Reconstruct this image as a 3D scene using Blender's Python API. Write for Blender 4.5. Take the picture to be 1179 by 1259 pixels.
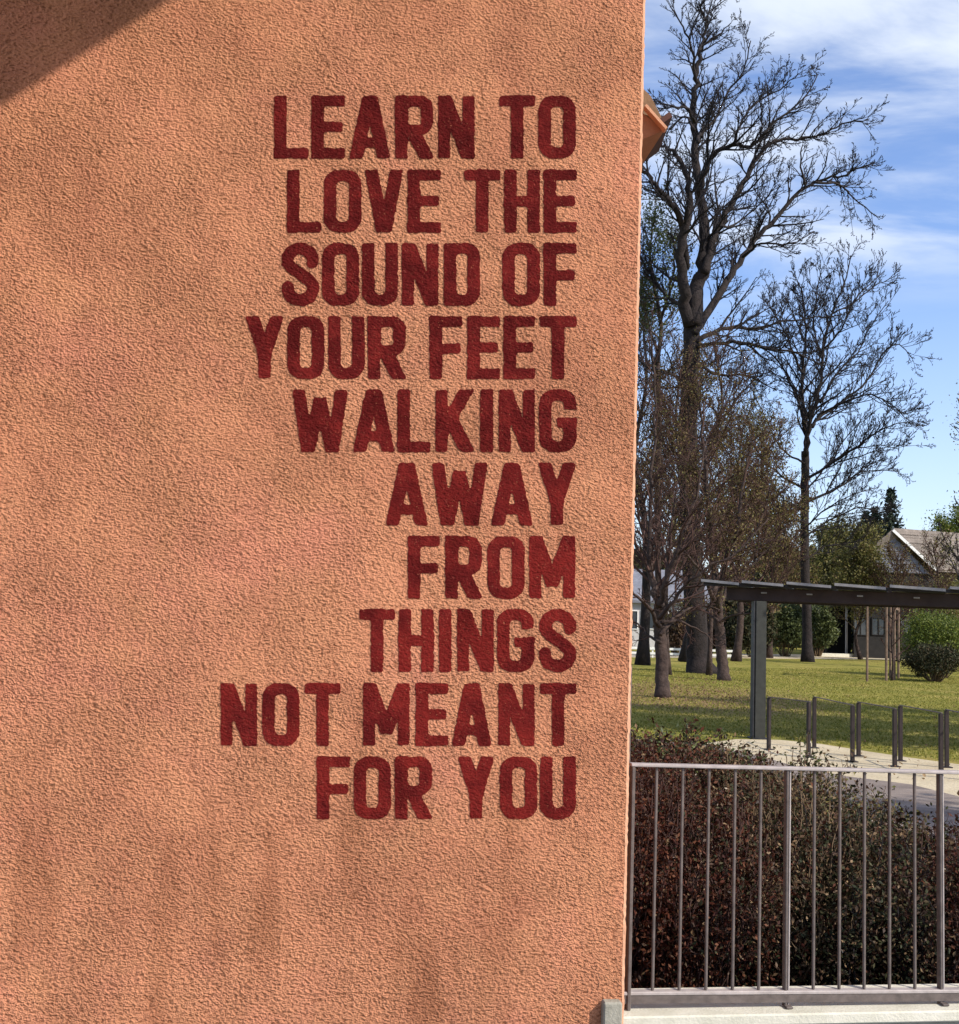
import bpy, math, random
import numpy as np
from mathutils import Matrix, Vector

random.seed(7)
RNG = np.random.default_rng(11)
S = bpy.context.scene
for o in list(bpy.data.objects): bpy.data.objects.remove(o)
COL = S.collection

# ------------------------------------------------------------------ camera
F = 1400.0; W0, H0 = 1179.0, 1259.0
EYE = Vector((0.0, 0.0, 1.65))
PITCH = math.atan(131 / F); ROLL = 0.034
ROT = (Matrix.Rotation(math.pi / 2 + PITCH, 3, 'X') @ Matrix.Rotation(ROLL, 3, 'Z'))
cd = bpy.data.cameras.new('camera'); cam = bpy.data.objects.new('camera', cd); COL.objects.link(cam)
cd.sensor_fit = 'VERTICAL'; cd.sensor_height = 24.0; cd.lens = 24.0 * F / H0
cd.clip_start = 0.05; cd.clip_end = 2000
cam.matrix_world = Matrix.Translation(EYE) @ ROT.to_4x4()
S.camera = cam

# ------------------------------------------------------------------ sun, sky, exposure
SUN_EL = math.radians(36); SUN_AZ = math.radians(-33)       # azimuth from +X, negative = towards the viewer's side
SUN = Vector((math.cos(SUN_EL) * math.cos(SUN_AZ), math.cos(SUN_EL) * math.sin(SUN_AZ), math.sin(SUN_EL)))
sl = bpy.data.lights.new('sun', 'SUN'); sl.energy = 4.2; sl.angle = math.radians(0.5); sl.color = (1.0, 0.925, 0.80)
so = bpy.data.objects.new('sun', sl); COL.objects.link(so)
so.rotation_euler = SUN.to_track_quat('Z', 'Y').to_euler()
S.view_settings.view_transform = 'Standard'; S.view_settings.look = 'None'
S.view_settings.exposure = 0.55; S.view_settings.gamma = 1.0; S.view_settings.use_curve_mapping = False

wd = bpy.data.worlds.new('World'); S.world = wd; wd.use_nodes = True
nt = wd.node_tree; nt.nodes.clear(); N = nt.nodes.new; LK = nt.links.new
out = N('ShaderNodeOutputWorld'); bg = N('ShaderNodeBackground'); bg.inputs['Strength'].default_value = 0.132
sky = N('ShaderNodeTexSky'); sky.sky_type = 'NISHITA'; sky.sun_disc = False
sky.sun_elevation = SUN_EL; sky.sun_rotation = math.pi / 2 - SUN_AZ
sky.air_density = 1.0; sky.dust_density = 0.6; sky.ozone_density = 2.5
tint = N('ShaderNodeMix'); tint.data_type = 'RGBA'; tint.blend_type = 'MULTIPLY'; tint.inputs[0].default_value = 1.0
tint.inputs[7].default_value = (1.04, 1.06, 1.22, 1)
LK(sky.outputs[0], tint.inputs[6])
tc = N('ShaderNodeTexCoord'); sep = N('ShaderNodeSeparateXYZ'); LK(tc.outputs['Generated'], sep.inputs[0])
def wmath(op, a, b=None, clamp=False):
    m = N('ShaderNodeMath'); m.operation = op; m.use_clamp = clamp
    for i, v in enumerate((a, b)):
        if v is None: continue
        if isinstance(v, (int, float)): m.inputs[i].default_value = v
        else: LK(v, m.inputs[i])
    return m.outputs[0]
zc = wmath('ADD', wmath('MAXIMUM', sep.outputs[2], 0.0), 0.12)
cx = wmath('DIVIDE', sep.outputs[0], zc); cy = wmath('DIVIDE', sep.outputs[1], zc)
cmb = N('ShaderNodeCombineXYZ'); LK(cx, cmb.inputs[0]); LK(cy, cmb.inputs[1]); cmb.inputs[2].default_value = 4.3
mp = N('ShaderNodeMapping'); mp.inputs['Rotation'].default_value = (0, 0, math.radians(24)); mp.inputs['Scale'].default_value = (0.75, 1.5, 1)
mp.inputs['Location'].default_value = (2.35, 0.4, 0)
LK(cmb.outputs[0], mp.inputs[0])
n1 = N('ShaderNodeTexNoise'); n1.inputs['Scale'].default_value = 2.0; n1.inputs['Detail'].default_value = 7; n1.inputs['Roughness'].default_value = 0.56
n1.inputs['Distortion'].default_value = 0.35
LK(mp.outputs[0], n1.inputs['Vector'])
mr = N('ShaderNodeMapRange'); mr.interpolation_type = 'SMOOTHSTEP'
mr.inputs['From Min'].default_value = 0.40; mr.inputs['From Max'].default_value = 0.66; mr.inputs['To Max'].default_value = 0.85
LK(n1.outputs[0], mr.inputs['Value'])
# thin veil that fills the low sky
veil = N('ShaderNodeMapRange'); veil.inputs['From Min'].default_value = 0.0; veil.inputs['From Max'].default_value = 0.34
veil.inputs['To Min'].default_value = 0.36; veil.inputs['To Max'].default_value = 0.0; veil.interpolation_type = 'SMOOTHSTEP'
LK(sep.outputs[2], veil.inputs['Value'])
hi = N('ShaderNodeMapRange'); hi.interpolation_type = 'SMOOTHSTEP'
hi.inputs['From Min'].default_value = 0.24; hi.inputs['From Max'].default_value = 0.35; LK(sep.outputs[2], hi.inputs['Value'])
cl = wmath('MAXIMUM', wmath('MULTIPLY', mr.outputs[0], hi.outputs[0]), veil.outputs[0])
mx = N('ShaderNodeMix'); mx.data_type = 'RGBA'; mx.inputs[7].default_value = (5.0, 5.4, 6.0, 1)
LK(cl, mx.inputs[0]); LK(tint.outputs[2], mx.inputs[6]); LK(mx.outputs[2], bg.inputs['Color']); LK(bg.outputs[0], out.inputs[0])

# ------------------------------------------------------------------ helpers
def ray(px, py):
    return ROT @ Vector(((px - W0 / 2) / F, -(py - H0 / 2) / F, -1.0))
def P(px, py, Y):
    d = ray(px, py); return EYE + d * (Y / d.y)
def G(px, py, z):
    d = ray(px, py); return EYE + d * ((z - EYE.z) / d.z)

def tag(o, label=None, cat=None, group=None, kind=None):
    if label: o['label'] = label
    if cat: o['category'] = cat
    if group: o['group'] = group
    if kind: o['kind'] = kind
    return o
def empty(name, loc, label=None, cat=None, group=None):
    o = bpy.data.objects.new(name, None); COL.objects.link(o); o.location = loc; o.empty_display_size = 0.2
    return tag(o, label, cat, group)
def link(name, me, mat, parent=None):
    if mat and not me.materials: me.materials.append(mat)
    o = bpy.data.objects.new(name, me); COL.objects.link(o)
    if parent:
        o.parent = parent
        o.matrix_parent_inverse = Matrix.Translation(-WORLD.get(parent.name, Vector(parent.location)))
        WORLD[o.name] = Vector((0, 0, 0))
    return o
WORLD = {}
# every mesh is written in world coordinates; parents are Empties (pure translations) or meshes at the origin
def mesh(name, V, Fc, mat, parent=None, smooth=False):
    me = bpy.data.meshes.new(name)
    V = np.asarray(V, dtype=np.float32).reshape(-1, 3)
    if isinstance(Fc, np.ndarray):
        nf, k = Fc.shape
        me.vertices.add(len(V)); me.vertices.foreach_set('co', V.ravel())
        me.loops.add(nf * k); me.loops.foreach_set('vertex_index', Fc.astype(np.int32).ravel())
        me.polygons.add(nf); me.polygons.foreach_set('loop_start', np.arange(0, nf * k, k, dtype=np.int32))
        me.update(calc_edges=True)
    else:
        me.from_pydata([tuple(map(float, v)) for v in V], [], [tuple(map(int, f)) for f in Fc]); me.update()
    if smooth: me.polygons.foreach_set('use_smooth', np.ones(len(me.polygons), dtype=bool))
    return link(name, me, mat, parent)

class MB:
    def __init__(s): s.V = []; s.F = []
    def add(s, V, Fc):
        n = len(s.V); s.V += [tuple(v) for v in V]; s.F += [tuple(i + n for i in f) for f in Fc]; return s
    def hexa(s, b, t):
        V = list(b) + list(t)
        return s.add(V, [(3, 2, 1, 0), (4, 5, 6, 7), (0, 1, 5, 4), (1, 2, 6, 5), (2, 3, 7, 6), (3, 0, 4, 7)])
    def box(s, o, ax, ay, az, r=0.0):
        """box from corner-centre o, half axes ax, ay, az; r chamfers the edges along its longest look"""
        o, ax, ay, az = map(Vector, (o, ax, ay, az))
        if r <= 0:
            b = [o - ax - ay - az, o + ax - ay - az, o + ax + ay - az, o - ax + ay - az]
            t = [o - ax - ay + az, o + ax - ay + az, o + ax + ay + az, o - ax + ay + az]
            return s.hexa(b, t)
        lx, ly, lz = ax.length, ay.length, az.length
        V = []; key = {}
        for sx in (-1, 1):
            for sy in (-1, 1):
                for sz in (-1, 1):
                    for k in range(3):
                        fx = 1 - (r / lx if k != 0 else 0); fy = 1 - (r / ly if k != 1 else 0); fz = 1 - (r / lz if k != 2 else 0)
                        key[sx, sy, sz, k] = len(V); V.append(o + ax * sx * fx + ay * sy * fy + az * sz * fz)
        Fc = []
        for k, (a, b) in ((0, (1, 2)), (1, (2, 0)), (2, (0, 1))):
            for sg in (-1, 1):
                q = []
                for (p, r2) in ((-1, -1), (1, -1), (1, 1), (-1, 1)):
                    c = [0, 0, 0]; c[k] = sg; c[a] = p; c[b] = r2; q.append(key[c[0], c[1], c[2], k])
                Fc.append(q if sg > 0 else q[::-1])
        for k in range(3):
            a, b = [(1, 2), (2, 0), (0, 1)][k]
            for sa in (-1, 1):
                for sb in (-1, 1):
                    def kk(sk, face):
                        c = [0, 0, 0]; c[k] = sk; c[a] = sa; c[b] = sb; return key[c[0], c[1], c[2], face]
                    q = [kk(-1, a), kk(-1, b), kk(1, b), kk(1, a)]
                    Fc.append(q if sa * sb < 0 else q[::-1])
        for sx in (-1, 1):
            for sy in (-1, 1):
                for sz in (-1, 1):
                    q = [key[sx, sy, sz, 0], key[sx, sy, sz, 1], key[sx, sy, sz, 2]]
                    Fc.append(q if sx * sy * sz > 0 else q[::-1])
        return s.add(V, Fc)
    def bar(s, a, b, w, h, up=(0, 0, 1), r=0.0):
        a, b = Vector(a), Vector(b); d = b - a; L = d.length; d.normalize(); u = Vector(up)
        sd = d.cross(u)
        if sd.length < 1e-4: sd = d.cross(Vector((1, 0, 0)))
        sd.normalize(); u = sd.cross(d)
        return s.box((a + b) / 2, d * (L / 2), sd * (w / 2), u * (h / 2), r)
    def tube(s, pts, rs, n=8, cap=True):
        pts = [Vector(p) for p in pts]
        rs = rs if isinstance(rs, (list, tuple)) else [rs] * len(pts)
        base = len(s.V); prev = None
        for i, p in enumerate(pts):
            d = (pts[min(i + 1, len(pts) - 1)] - pts[max(i - 1, 0)]).normalized()
            if prev is None: x = d.orthogonal().normalized()
            else: x = (prev - d * prev.dot(d)).normalized()
            prev = x; y = d.cross(x)
            for k in range(n):
                a = 2 * math.pi * k / n; s.V.append(tuple(p + (x * math.cos(a) + y * math.sin(a)) * rs[i]))
        for i in range(len(pts) - 1):
            for k in range(n):
                a = base + i * n + k; b = base + i * n + (k + 1) % n
                s.F.append((a, b, b + n, a + n))
        if cap:
            s.F.append(tuple(base + k for k in range(n))[::-1]); s.F.append(tuple(base + (len(pts) - 1) * n + k for k in range(n)))
        return s
    def build(s, name, mat, parent=None, smooth=False): return mesh(name, s.V, s.F, mat, parent, smooth)

# ------------------------------------------------------------------ materials
def new_mat(name):
    m = bpy.data.materials.new(name); m.use_nodes = True; t = m.node_tree
    b = t.nodes['Principled BSDF']; return m, t, b
def noise(t, vec, scale, detail=3, rough=0.5, dist=0.0):
    n = t.nodes.new('ShaderNodeTexNoise'); n.inputs['Scale'].default_value = scale; n.inputs['Detail'].default_value = detail
    n.inputs['Roughness'].default_value = rough; n.inputs['Distortion'].default_value = dist
    if vec is not None: t.links.new(vec, n.inputs['Vector'])
    return n.outputs[0]
def ramp(t, fac, stops, interp='LINEAR'):
    r = t.nodes.new('ShaderNodeValToRGB'); r.color_ramp.interpolation = interp
    e = r.color_ramp.elements
    while len(e) < len(stops): e.new(0.5)
    for i, (p, c) in enumerate(stops):
        e[i].position = p; e[i].color = (*c, 1) if len(c) == 3 else c
    t.links.new(fac, r.inputs[0]); return r.outputs[0]
def maprange(t, v, a, b, c=0.0, d=1.0, smooth=True):
    n = t.nodes.new('ShaderNodeMapRange'); n.inputs[1].default_value = a; n.inputs[2].default_value = b
    n.inputs[3].default_value = c; n.inputs[4].default_value = d
    if smooth: n.interpolation_type = 'SMOOTHSTEP'
    t.links.new(v, n.inputs[0]); return n.outputs[0]
def mixc(t, f, a, b, mode='MIX'):
    n = t.nodes.new('ShaderNodeMix'); n.data_type = 'RGBA'; n.blend_type = mode
    for i, v in ((0, f), (6, a), (7, b)):
        if isinstance(v, (int, float)): n.inputs[i].default_value = v
        elif isinstance(v, tuple): n.inputs[i].default_value = (*v[:3], 1)
        else: t.links.new(v, n.inputs[i])
    return n.outputs[2]
def mth(t, op, a, b=None, clamp=False):
    n = t.nodes.new('ShaderNodeMath'); n.operation = op; n.use_clamp = clamp
    for i, v in enumerate((a, b)):
        if v is None: continue
        if isinstance(v, (int, float)): n.inputs[i].default_value = v
        else: t.links.new(v, n.inputs[i])
    return n.outputs[0]
def wpos(t):
    g = t.nodes.new('ShaderNodeNewGeometry'); return g.outputs['Position']
def bump(t, b, h, strength=1.0, dist=0.01):
    n = t.nodes.new('ShaderNodeBump'); n.inputs['Strength'].default_value = strength; n.inputs['Distance'].default_value = dist
    t.links.new(h, n.inputs['Height']); t.links.new(n.outputs[0], b.inputs['Normal']); return n
def simple(name, c1, c2, scale=3.0, rough=0.8, bscale=None, bdist=0.004, metal=0.0, spec=0.3):
    m, t, b = new_mat(name); p = wpos(t)
    f = noise(t, p, scale, 5, 0.6)
    t.links.new(ramp(t, f, [(0.3, c1), (0.7, c2)]), b.inputs['Base Color'])
    b.inputs['Roughness'].default_value = rough; b.inputs['Metallic'].default_value = metal
    b.inputs['Specular IOR Level'].default_value = spec
    if bscale: bump(t, b, noise(t, p, bscale, 4, 0.6), 1.0, bdist)
    return m
def leafmat(name, cols, rough=0.6, trans=0.25, spec=0.25):
    m, t, b = new_mat(name)
    g = t.nodes.new('ShaderNodeNewGeometry')
    n = len(cols); c = ramp(t, g.outputs['Random Per Island'], [(i / max(n - 1, 1), c) for i, c in enumerate(cols)])
    t.links.new(c, b.inputs['Base Color']); b.inputs['Roughness'].default_value = rough; b.inputs['Specular IOR Level'].default_value = spec
    if trans:
        tr = t.nodes.new('ShaderNodeBsdfTranslucent'); t.links.new(c, tr.inputs[0])
        mxs = t.nodes.new('ShaderNodeMixShader'); mxs.inputs[0].default_value = trans
        o = t.nodes['Material Output']; t.links.new(b.outputs[0], mxs.inputs[1]); t.links.new(tr.outputs[0], mxs.inputs[2]); t.links.new(mxs.outputs[0], o.inputs[0])
    return m

# wall frame -------------------------------------------------------
A = 0.11
WT = Vector((math.cos(A), math.sin(A), 0)); WN = Vector((math.sin(A), -math.cos(A), 0)); WD = -WN     # along, towards viewer, into the wall
_c = P(769, 1180, 4.5); CORNER = Vector((_c.x, _c.y, 0))
def Wp(px, py, off=0.0):
    """point of the wall face seen at a pixel, moved off the face"""
    d = ray(px, py); s = (CORNER - EYE).dot(WN) / d.dot(WN)
    return EYE + d * s + WN * off
def WU(u, z, off=0.0): return CORNER + WT * u + Vector((0, 0, z)) + WN * off       # u <= 0 on the wall

def stucco_nodes(t, b, flat=1.0):
    """one render relief for wall and painted letters alike, in wall coordinates"""
    p = wpos(t)
    mpn = t.nodes.new('ShaderNodeMapping'); mpn.vector_type = 'POINT'
    mpn.inputs['Rotation'].default_value = (0, math.radians(38), 0); mpn.inputs['Scale'].default_value = (1.0, 1.0, 1.5)
    t.links.new(p, mpn.inputs[0])
    wob = noise(t, p, 9, 2)
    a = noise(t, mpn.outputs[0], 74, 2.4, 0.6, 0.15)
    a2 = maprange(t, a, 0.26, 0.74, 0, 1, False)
    rough_ = maprange(t, noise(t, p, 2.6, 3, 0.6), 0.3, 0.7, 0.55, 1.25)
    fine = noise(t, p, 170, 2, 0.6)
    broad = noise(t, p, 3.2, 3, 0.5)
    broad2 = noise(t, p, 1.1, 2, 0.5)
    sp = t.nodes.new('ShaderNodeSeparateXYZ'); t.links.new(p, sp.inputs[0])
    # the fine horizontal seam in the render near the foot of the wall
    zz = mth(t, 'ADD', sp.outputs[2], mth(t, 'MULTIPLY', wob, 0.012))
    seam = mth(t, 'SUBTRACT', 1.0, mth(t, 'MULTIPLY', mth(t, 'ABSOLUTE', mth(t, 'SUBTRACT', zz, SEAMZ)), 110, ), True)
    h = mth(t, 'ADD', mth(t, 'MULTIPLY', mth(t, 'MULTIPLY', a2, rough_), 0.0165 * flat), mth(t, 'MULTIPLY', fine, 0.0014))
    h = mth(t, 'ADD', h, mth(t, 'MULTIPLY', broad, 0.026))
    h = mth(t, 'ADD', h, mth(t, 'MULTIPLY', broad2, 0.045))
    h = mth(t, 'ADD', h, mth(t, 'MULTIPLY', mth(t, 'MAXIMUM', seam, 0.0), 0.003))
    bump(t, b, h, 1.0, 1.0)
    return p, a2, fine, sp
SEAMZ = Wp(500, 1218).z

m_wall, t, b = new_mat('terracotta_render')
p, a2, fine, sp = stucco_nodes(t, b)
big = noise(t, p, 1.7, 4, 0.55, 0.4); mid = noise(t, p, 7, 4, 0.6)
c = ramp(t, big, [(0.32, (0.46, 0.186, 0.105)), (0.5, (0.52, 0.222, 0.122)), (0.68, (0.54, 0.215, 0.132))])
c = mixc(t, maprange(t, mid, 0.35, 0.7, 0, 0.35), c, (0.58, 0.27, 0.14))
# relief shade painted into the pits of the render, rain streaks low on the wall
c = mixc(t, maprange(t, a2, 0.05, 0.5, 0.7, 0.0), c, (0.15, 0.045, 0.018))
ms = t.nodes.new('ShaderNodeMapping'); ms.inputs['Scale'].default_value = (3.2, 3.2, 0.55); t.links.new(p, ms.inputs[0])
st = noise(t, ms.outputs[0], 1.6, 4, 0.55)
st = mth(t, 'MULTIPLY', maprange(t, st, 0.52, 0.72, 0, 0.55), maprange(t, sp.outputs[2], 1.7, 0.7, 0.15, 1))
c = mixc(t, st, c, (0.27, 0.10, 0.05))
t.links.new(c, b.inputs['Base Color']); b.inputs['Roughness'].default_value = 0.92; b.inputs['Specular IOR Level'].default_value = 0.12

m_paint, t, b = new_mat('maroon_wall_paint')
p, a2, fine, sp = stucco_nodes(t, b, 0.3)
big = noise(t, p, 8, 5, 0.7); spk = noise(t, p, 95, 3, 0.65)
c = ramp(t, big, [(0.30, (0.05, 0.004, 0.004)), (0.5, (0.085, 0.007, 0.007)), (0.70, (0.15, 0.014, 0.012))])
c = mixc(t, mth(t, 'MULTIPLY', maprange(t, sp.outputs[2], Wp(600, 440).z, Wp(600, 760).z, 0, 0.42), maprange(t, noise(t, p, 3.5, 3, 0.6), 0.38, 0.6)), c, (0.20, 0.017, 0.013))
c = mixc(t, maprange(t, spk, 0.60, 0.76, 0, 0.5), c, (0.30, 0.08, 0.06))
c = mixc(t, maprange(t, a2, 0.0, 0.4, 0.3, 0.0), c, (0.045, 0.005, 0.007))  # pits of the relief darkened here too, shade painted into the lettering
c = mixc(t, maprange(t, noise(t, p, 150, 2, 0.7), 0.66, 0.74, 0, 0.75), c, (0.40, 0.15, 0.08))
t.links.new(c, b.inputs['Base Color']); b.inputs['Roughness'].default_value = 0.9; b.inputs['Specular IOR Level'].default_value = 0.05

m_bead = simple('pale_corner_render', (0.50, 0.25, 0.15), (0.58, 0.32, 0.20), 12, 0.9, 60, 0.004)
m_steel = simple('galvanised_steel', (0.075, 0.06, 0.055), (0.14, 0.112, 0.102), 25, 0.6, 120, 0.0008, 0.0, 0.3)
m_steel_l = simple('bright_rail_steel', (0.27, 0.235, 0.225), (0.40, 0.35, 0.335), 20, 0.55, 120, 0.0008, 0.0, 0.35)
m_conc = simple('pale_concrete', (0.46, 0.44, 0.36), (0.60, 0.57, 0.49), 9, 0.9, 90, 0.003)
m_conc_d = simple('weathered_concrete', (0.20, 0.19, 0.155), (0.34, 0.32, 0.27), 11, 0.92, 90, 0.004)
m_dark = simple('dark_painted_steel', (0.018, 0.018, 0.022), (0.035, 0.034, 0.04), 8, 0.55, 60, 0.001)
m_green = simple('weathered_grey_green_steel', (0.018, 0.019, 0.017), (0.034, 0.036, 0.032), 8, 0.6, 60, 0.001)
m_beam = simple('dark_brown_beam', (0.028, 0.018, 0.018), (0.05, 0.034, 0.032), 5, 0.6, 60, 0.001)
m_panel = simple('dark_roof_panel', (0.035, 0.04, 0.05), (0.06, 0.065, 0.08), 3, 0.35)
m_trim = simple('pale_metal_trim', (0.22, 0.21, 0.21), (0.32, 0.31, 0.31), 10, 0.4)
m_rack = simple('dark_bronze_steel', (0.018, 0.012, 0.013), (0.034, 0.024, 0.024), 9, 0.45, 60, 0.001)
m_bark = simple('dark_bark', (0.010, 0.008, 0.008), (0.032, 0.023, 0.022), 5, 0.95, 14, 0.05)
m_bark2 = simple('brown_bark', (0.025, 0.016, 0.014), (0.075, 0.05, 0.042), 6, 0.95, 16, 0.04)
m_twig = simple('grey_twig_bark', (0.008, 0.007, 0.009), (0.022, 0.017, 0.02), 3, 0.9)
m_twig_r = simple('reddish_twig_bark', (0.035, 0.018, 0.015), (0.08, 0.042, 0.034), 3, 0.9)
m_twig_b = simple('ochre_twig_bark', (0.09, 0.06, 0.035), (0.16, 0.11, 0.065), 3, 0.9)
m_wood = simple('weathered_stake_wood', (0.10, 0.065, 0.045), (0.22, 0.15, 0.11), 6, 0.85, 40, 0.004)
m_white = simple('white_fence_paint', (0.62, 0.62, 0.60), (0.78, 0.78, 0.76), 4, 0.6)
m_house = simple('pale_house_render', (0.42, 0.41, 0.42), (0.55, 0.53, 0.53), 2, 0.9, 20, 0.01)
m_house_d = simple('shade_dark_timber', (0.008, 0.007, 0.007), (0.02, 0.018, 0.017), 3, 0.8)  # near-black because the shade on the house is put into the colour
m_slate = simple('grey_gable_shingle', (0.12, 0.125, 0.15), (0.21, 0.215, 0.25), 2.5, 0.85, 10, 0.03)
m_rooft = simple('brown_roof_tile', (0.13, 0.11, 0.095), (0.25, 0.21, 0.185), 1.8, 0.9, 6, 0.05)
m_verge = simple('white_verge_board', (0.72, 0.72, 0.70), (0.8, 0.8, 0.78), 3, 0.7)
m_soil = simple('dark_bed_soil', (0.022, 0.014, 0.011), (0.06, 0.04, 0.03), 8, 1.0, 25, 0.02)
m_glass, t, b = new_mat('dark_window_glass'); b.inputs['Base Color'].default_value = (0.05, 0.06, 0.07, 1); b.inputs['Roughness'].default_value = 0.08

# ground materials
m_lawn, t, b = new_mat('short_lawn'); p = wpos(t)
n_a = noise(t, p, 0.35, 5, 0.65, 0.3); n_b = noise(t, p, 5.5, 4, 0.7); n_c = noise(t, p, 40, 3, 0.7)
c = ramp(t, n_a, [(0.3, (0.115, 0.125, 0.022)), (0.5, (0.21, 0.19, 0.038)), (0.68, (0.34, 0.26, 0.085))])
c = mixc(t, maprange(t, n_b, 0.42, 0.72, 0, 0.6), c, (0.38, 0.34, 0.11))
c = mixc(t, maprange(t, n_c, 0.3, 0.55, 0.55, 0), c, (0.04, 0.05, 0.012))
# bare, leaf-strewn earth round the tree feet (a patch of its own shape)
sp = t.nodes.new('ShaderNodeSeparateXYZ'); t.links.new(p, sp.inputs[0])
bx, by = G(845, 856, -0.3).x, G(845, 856, -0.3).y
dx = mth(t, 'MULTIPLY', mth(t, 'SUBTRACT', sp.outputs[0], bx), 0.30); dy = mth(t, 'MULTIPLY', mth(t, 'SUBTRACT', sp.outputs[1], by), 0.16)
r2 = mth(t, 'SQRT', mth(t, 'ADD', mth(t, 'MULTIPLY', dx, dx), mth(t, 'MULTIPLY', dy, dy)))
r2 = mth(t, 'ADD', r2, mth(t, 'MULTIPLY', n_b, 0.6))
c = mixc(t, maprange(t, r2, 0.9, 1.7, 0.85, 0), c, (0.24, 0.15, 0.085))
t.links.new(c, b.inputs['Base Color']); b.inputs['Roughness'].default_value = 1.0; b.inputs['Specular IOR Level'].default_value = 0.05
bump(t, b, mth(t, 'ADD', mth(t, 'MULTIPLY', n_b, 0.05), mth(t, 'MULTIPLY', n_c, 0.02)), 1.0, 1.0)
m_grass = leafmat('grass_blades', [(0.09, 0.115, 0.015), (0.18, 0.18, 0.032), (0.28, 0.25, 0.055), (0.42, 0.36, 0.12)], 0.7, 0.3, 0.1)
m_sand, t, b = new_mat('pale_sandy_gravel'); p = wpos(t)
n_a = noise(t, p, 1.2, 5, 0.6); n_b = noise(t, p, 22, 4, 0.7)
c = ramp(t, n_a, [(0.3, (0.42, 0.34, 0.22)), (0.7, (0.58, 0.49, 0.34))])
c = mixc(t, maprange(t, n_b, 0.3, 0.5, 0.5, 0), c, (0.24, 0.19, 0.12)); t.links.new(c, b.inputs['Base Color']); b.inputs['Roughness'].default_value = 1
bump(t, b, n_b, 1, 0.02)
m_path, t, b = new_mat('grey_footpath'); p = wpos(t)
mpn = t.nodes.new('ShaderNodeMapping'); mpn.inputs['Rotation'].default_value = (0, 0, 0.25); mpn.inputs['Scale'].default_value = (0.5, 2.2, 1); t.links.new(p, mpn.inputs[0])
n_a = noise(t, mpn.outputs[0], 1.5, 5, 0.6); n_b = noise(t, p, 60, 3, 0.7)
c = ramp(t, n_a, [(0.3, (0.13, 0.10, 0.085)), (0.55, (0.20, 0.155, 0.13)), (0.72, (0.33, 0.265, 0.22))])
c = mixc(t, maprange(t, n_b, 0.35, 0.6, 0.4, 0), c, (0.07, 0.062, 0.065)); t.links.new(c, b.inputs['Base Color']); b.inputs['Roughness'].default_value = 0.9
bump(t, b, n_b, 1, 0.006)

m_leaf_burg = leafmat('burgundy_leaves', [(0.018, 0.006, 0.005), (0.04, 0.011, 0.008), (0.075, 0.022, 0.012), (0.13, 0.055, 0.03)], 0.6, 0.1, 0.12)
m_leaf_dk = leafmat('dark_evergreen_leaves', [(0.012, 0.016, 0.008), (0.028, 0.034, 0.015), (0.05, 0.05, 0.022), (0.07, 0.045, 0.026)], 0.6, 0.1, 0.15)
m_leaf_br = leafmat('dry_brown_leaves', [(0.014, 0.007, 0.005), (0.04, 0.020, 0.011), (0.075, 0.040, 0.022), (0.24, 0.16, 0.085)], 0.6, 0.1)
m_leaf_pale = leafmat('pale_dry_leaves', [(0.40, 0.34, 0.26), (0.62, 0.56, 0.48)], 0.6, 0.2)
m_leaf_yg = leafmat('yellow_green_leaves', [(0.05, 0.06, 0.018), (0.12, 0.12, 0.032), (0.20, 0.18, 0.05), (0.25, 0.20, 0.09)], 0.6, 0.35)
m_leaf_bush = leafmat('fresh_green_leaves', [(0.03, 0.05, 0.010), (0.09, 0.125, 0.02), (0.15, 0.19, 0.03), (0.22, 0.24, 0.05)], 0.5, 0.3)
m_leaf_bud = leafmat('russet_buds', [(0.05, 0.027, 0.016), (0.10, 0.055, 0.027), (0.15, 0.11, 0.045), (0.18, 0.17, 0.055)], 0.7, 0.3)
m_leaf_ivy = leafmat('ivy_leaves', [(0.03, 0.042, 0.014), (0.07, 0.09, 0.03), (0.13, 0.15, 0.05)], 0.5, 0.25)
m_leaf_con = leafmat('conifer_needles', [(0.010, 0.018, 0.013), (0.022, 0.034, 0.022), (0.04, 0.055, 0.03)], 0.6, 0.1)
m_leaf_wood = leafmat('distant_wood_leaves', [(0.05, 0.045, 0.03), (0.08, 0.075, 0.04), (0.12, 0.10, 0.055), (0.07, 0.09, 0.03)], 0.7, 0.2)

# ------------------------------------------------------------------ vegetation tools
def unit(v): return v / (np.linalg.norm(v, axis=-1, keepdims=True) + 1e-9)
def leaves(name, C, size, mat, parent=None, aspect=0.5, kind='stuff', droop=None):
    """one folded four-corner leaf at every centre"""
    C = np.asarray(C, dtype=np.float32); n = len(C)
    d = unit(RNG.normal(size=(n, 3)));
    if droop is not None: d = unit(d + np.array(droop))
    s = unit(np.cross(d, RNG.normal(size=(n, 3))))
    sz = size * RNG.uniform(0.6, 1.35, size=(n, 1))
    nn = np.cross(d, s) * sz * 0.18
    V = np.stack([C - d * sz, C + s * sz * aspect + nn, C + d * sz, C - s * sz * aspect + nn], 1).reshape(-1, 3)
    base = np.arange(n)[:, None] * 4
    Fc = np.concatenate([base + np.array([0, 1, 2]), base + np.array([0, 2, 3])], 0)
    o = mesh(name, V, Fc, mat, parent)
    if kind: o['kind'] = kind
    return o

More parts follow.
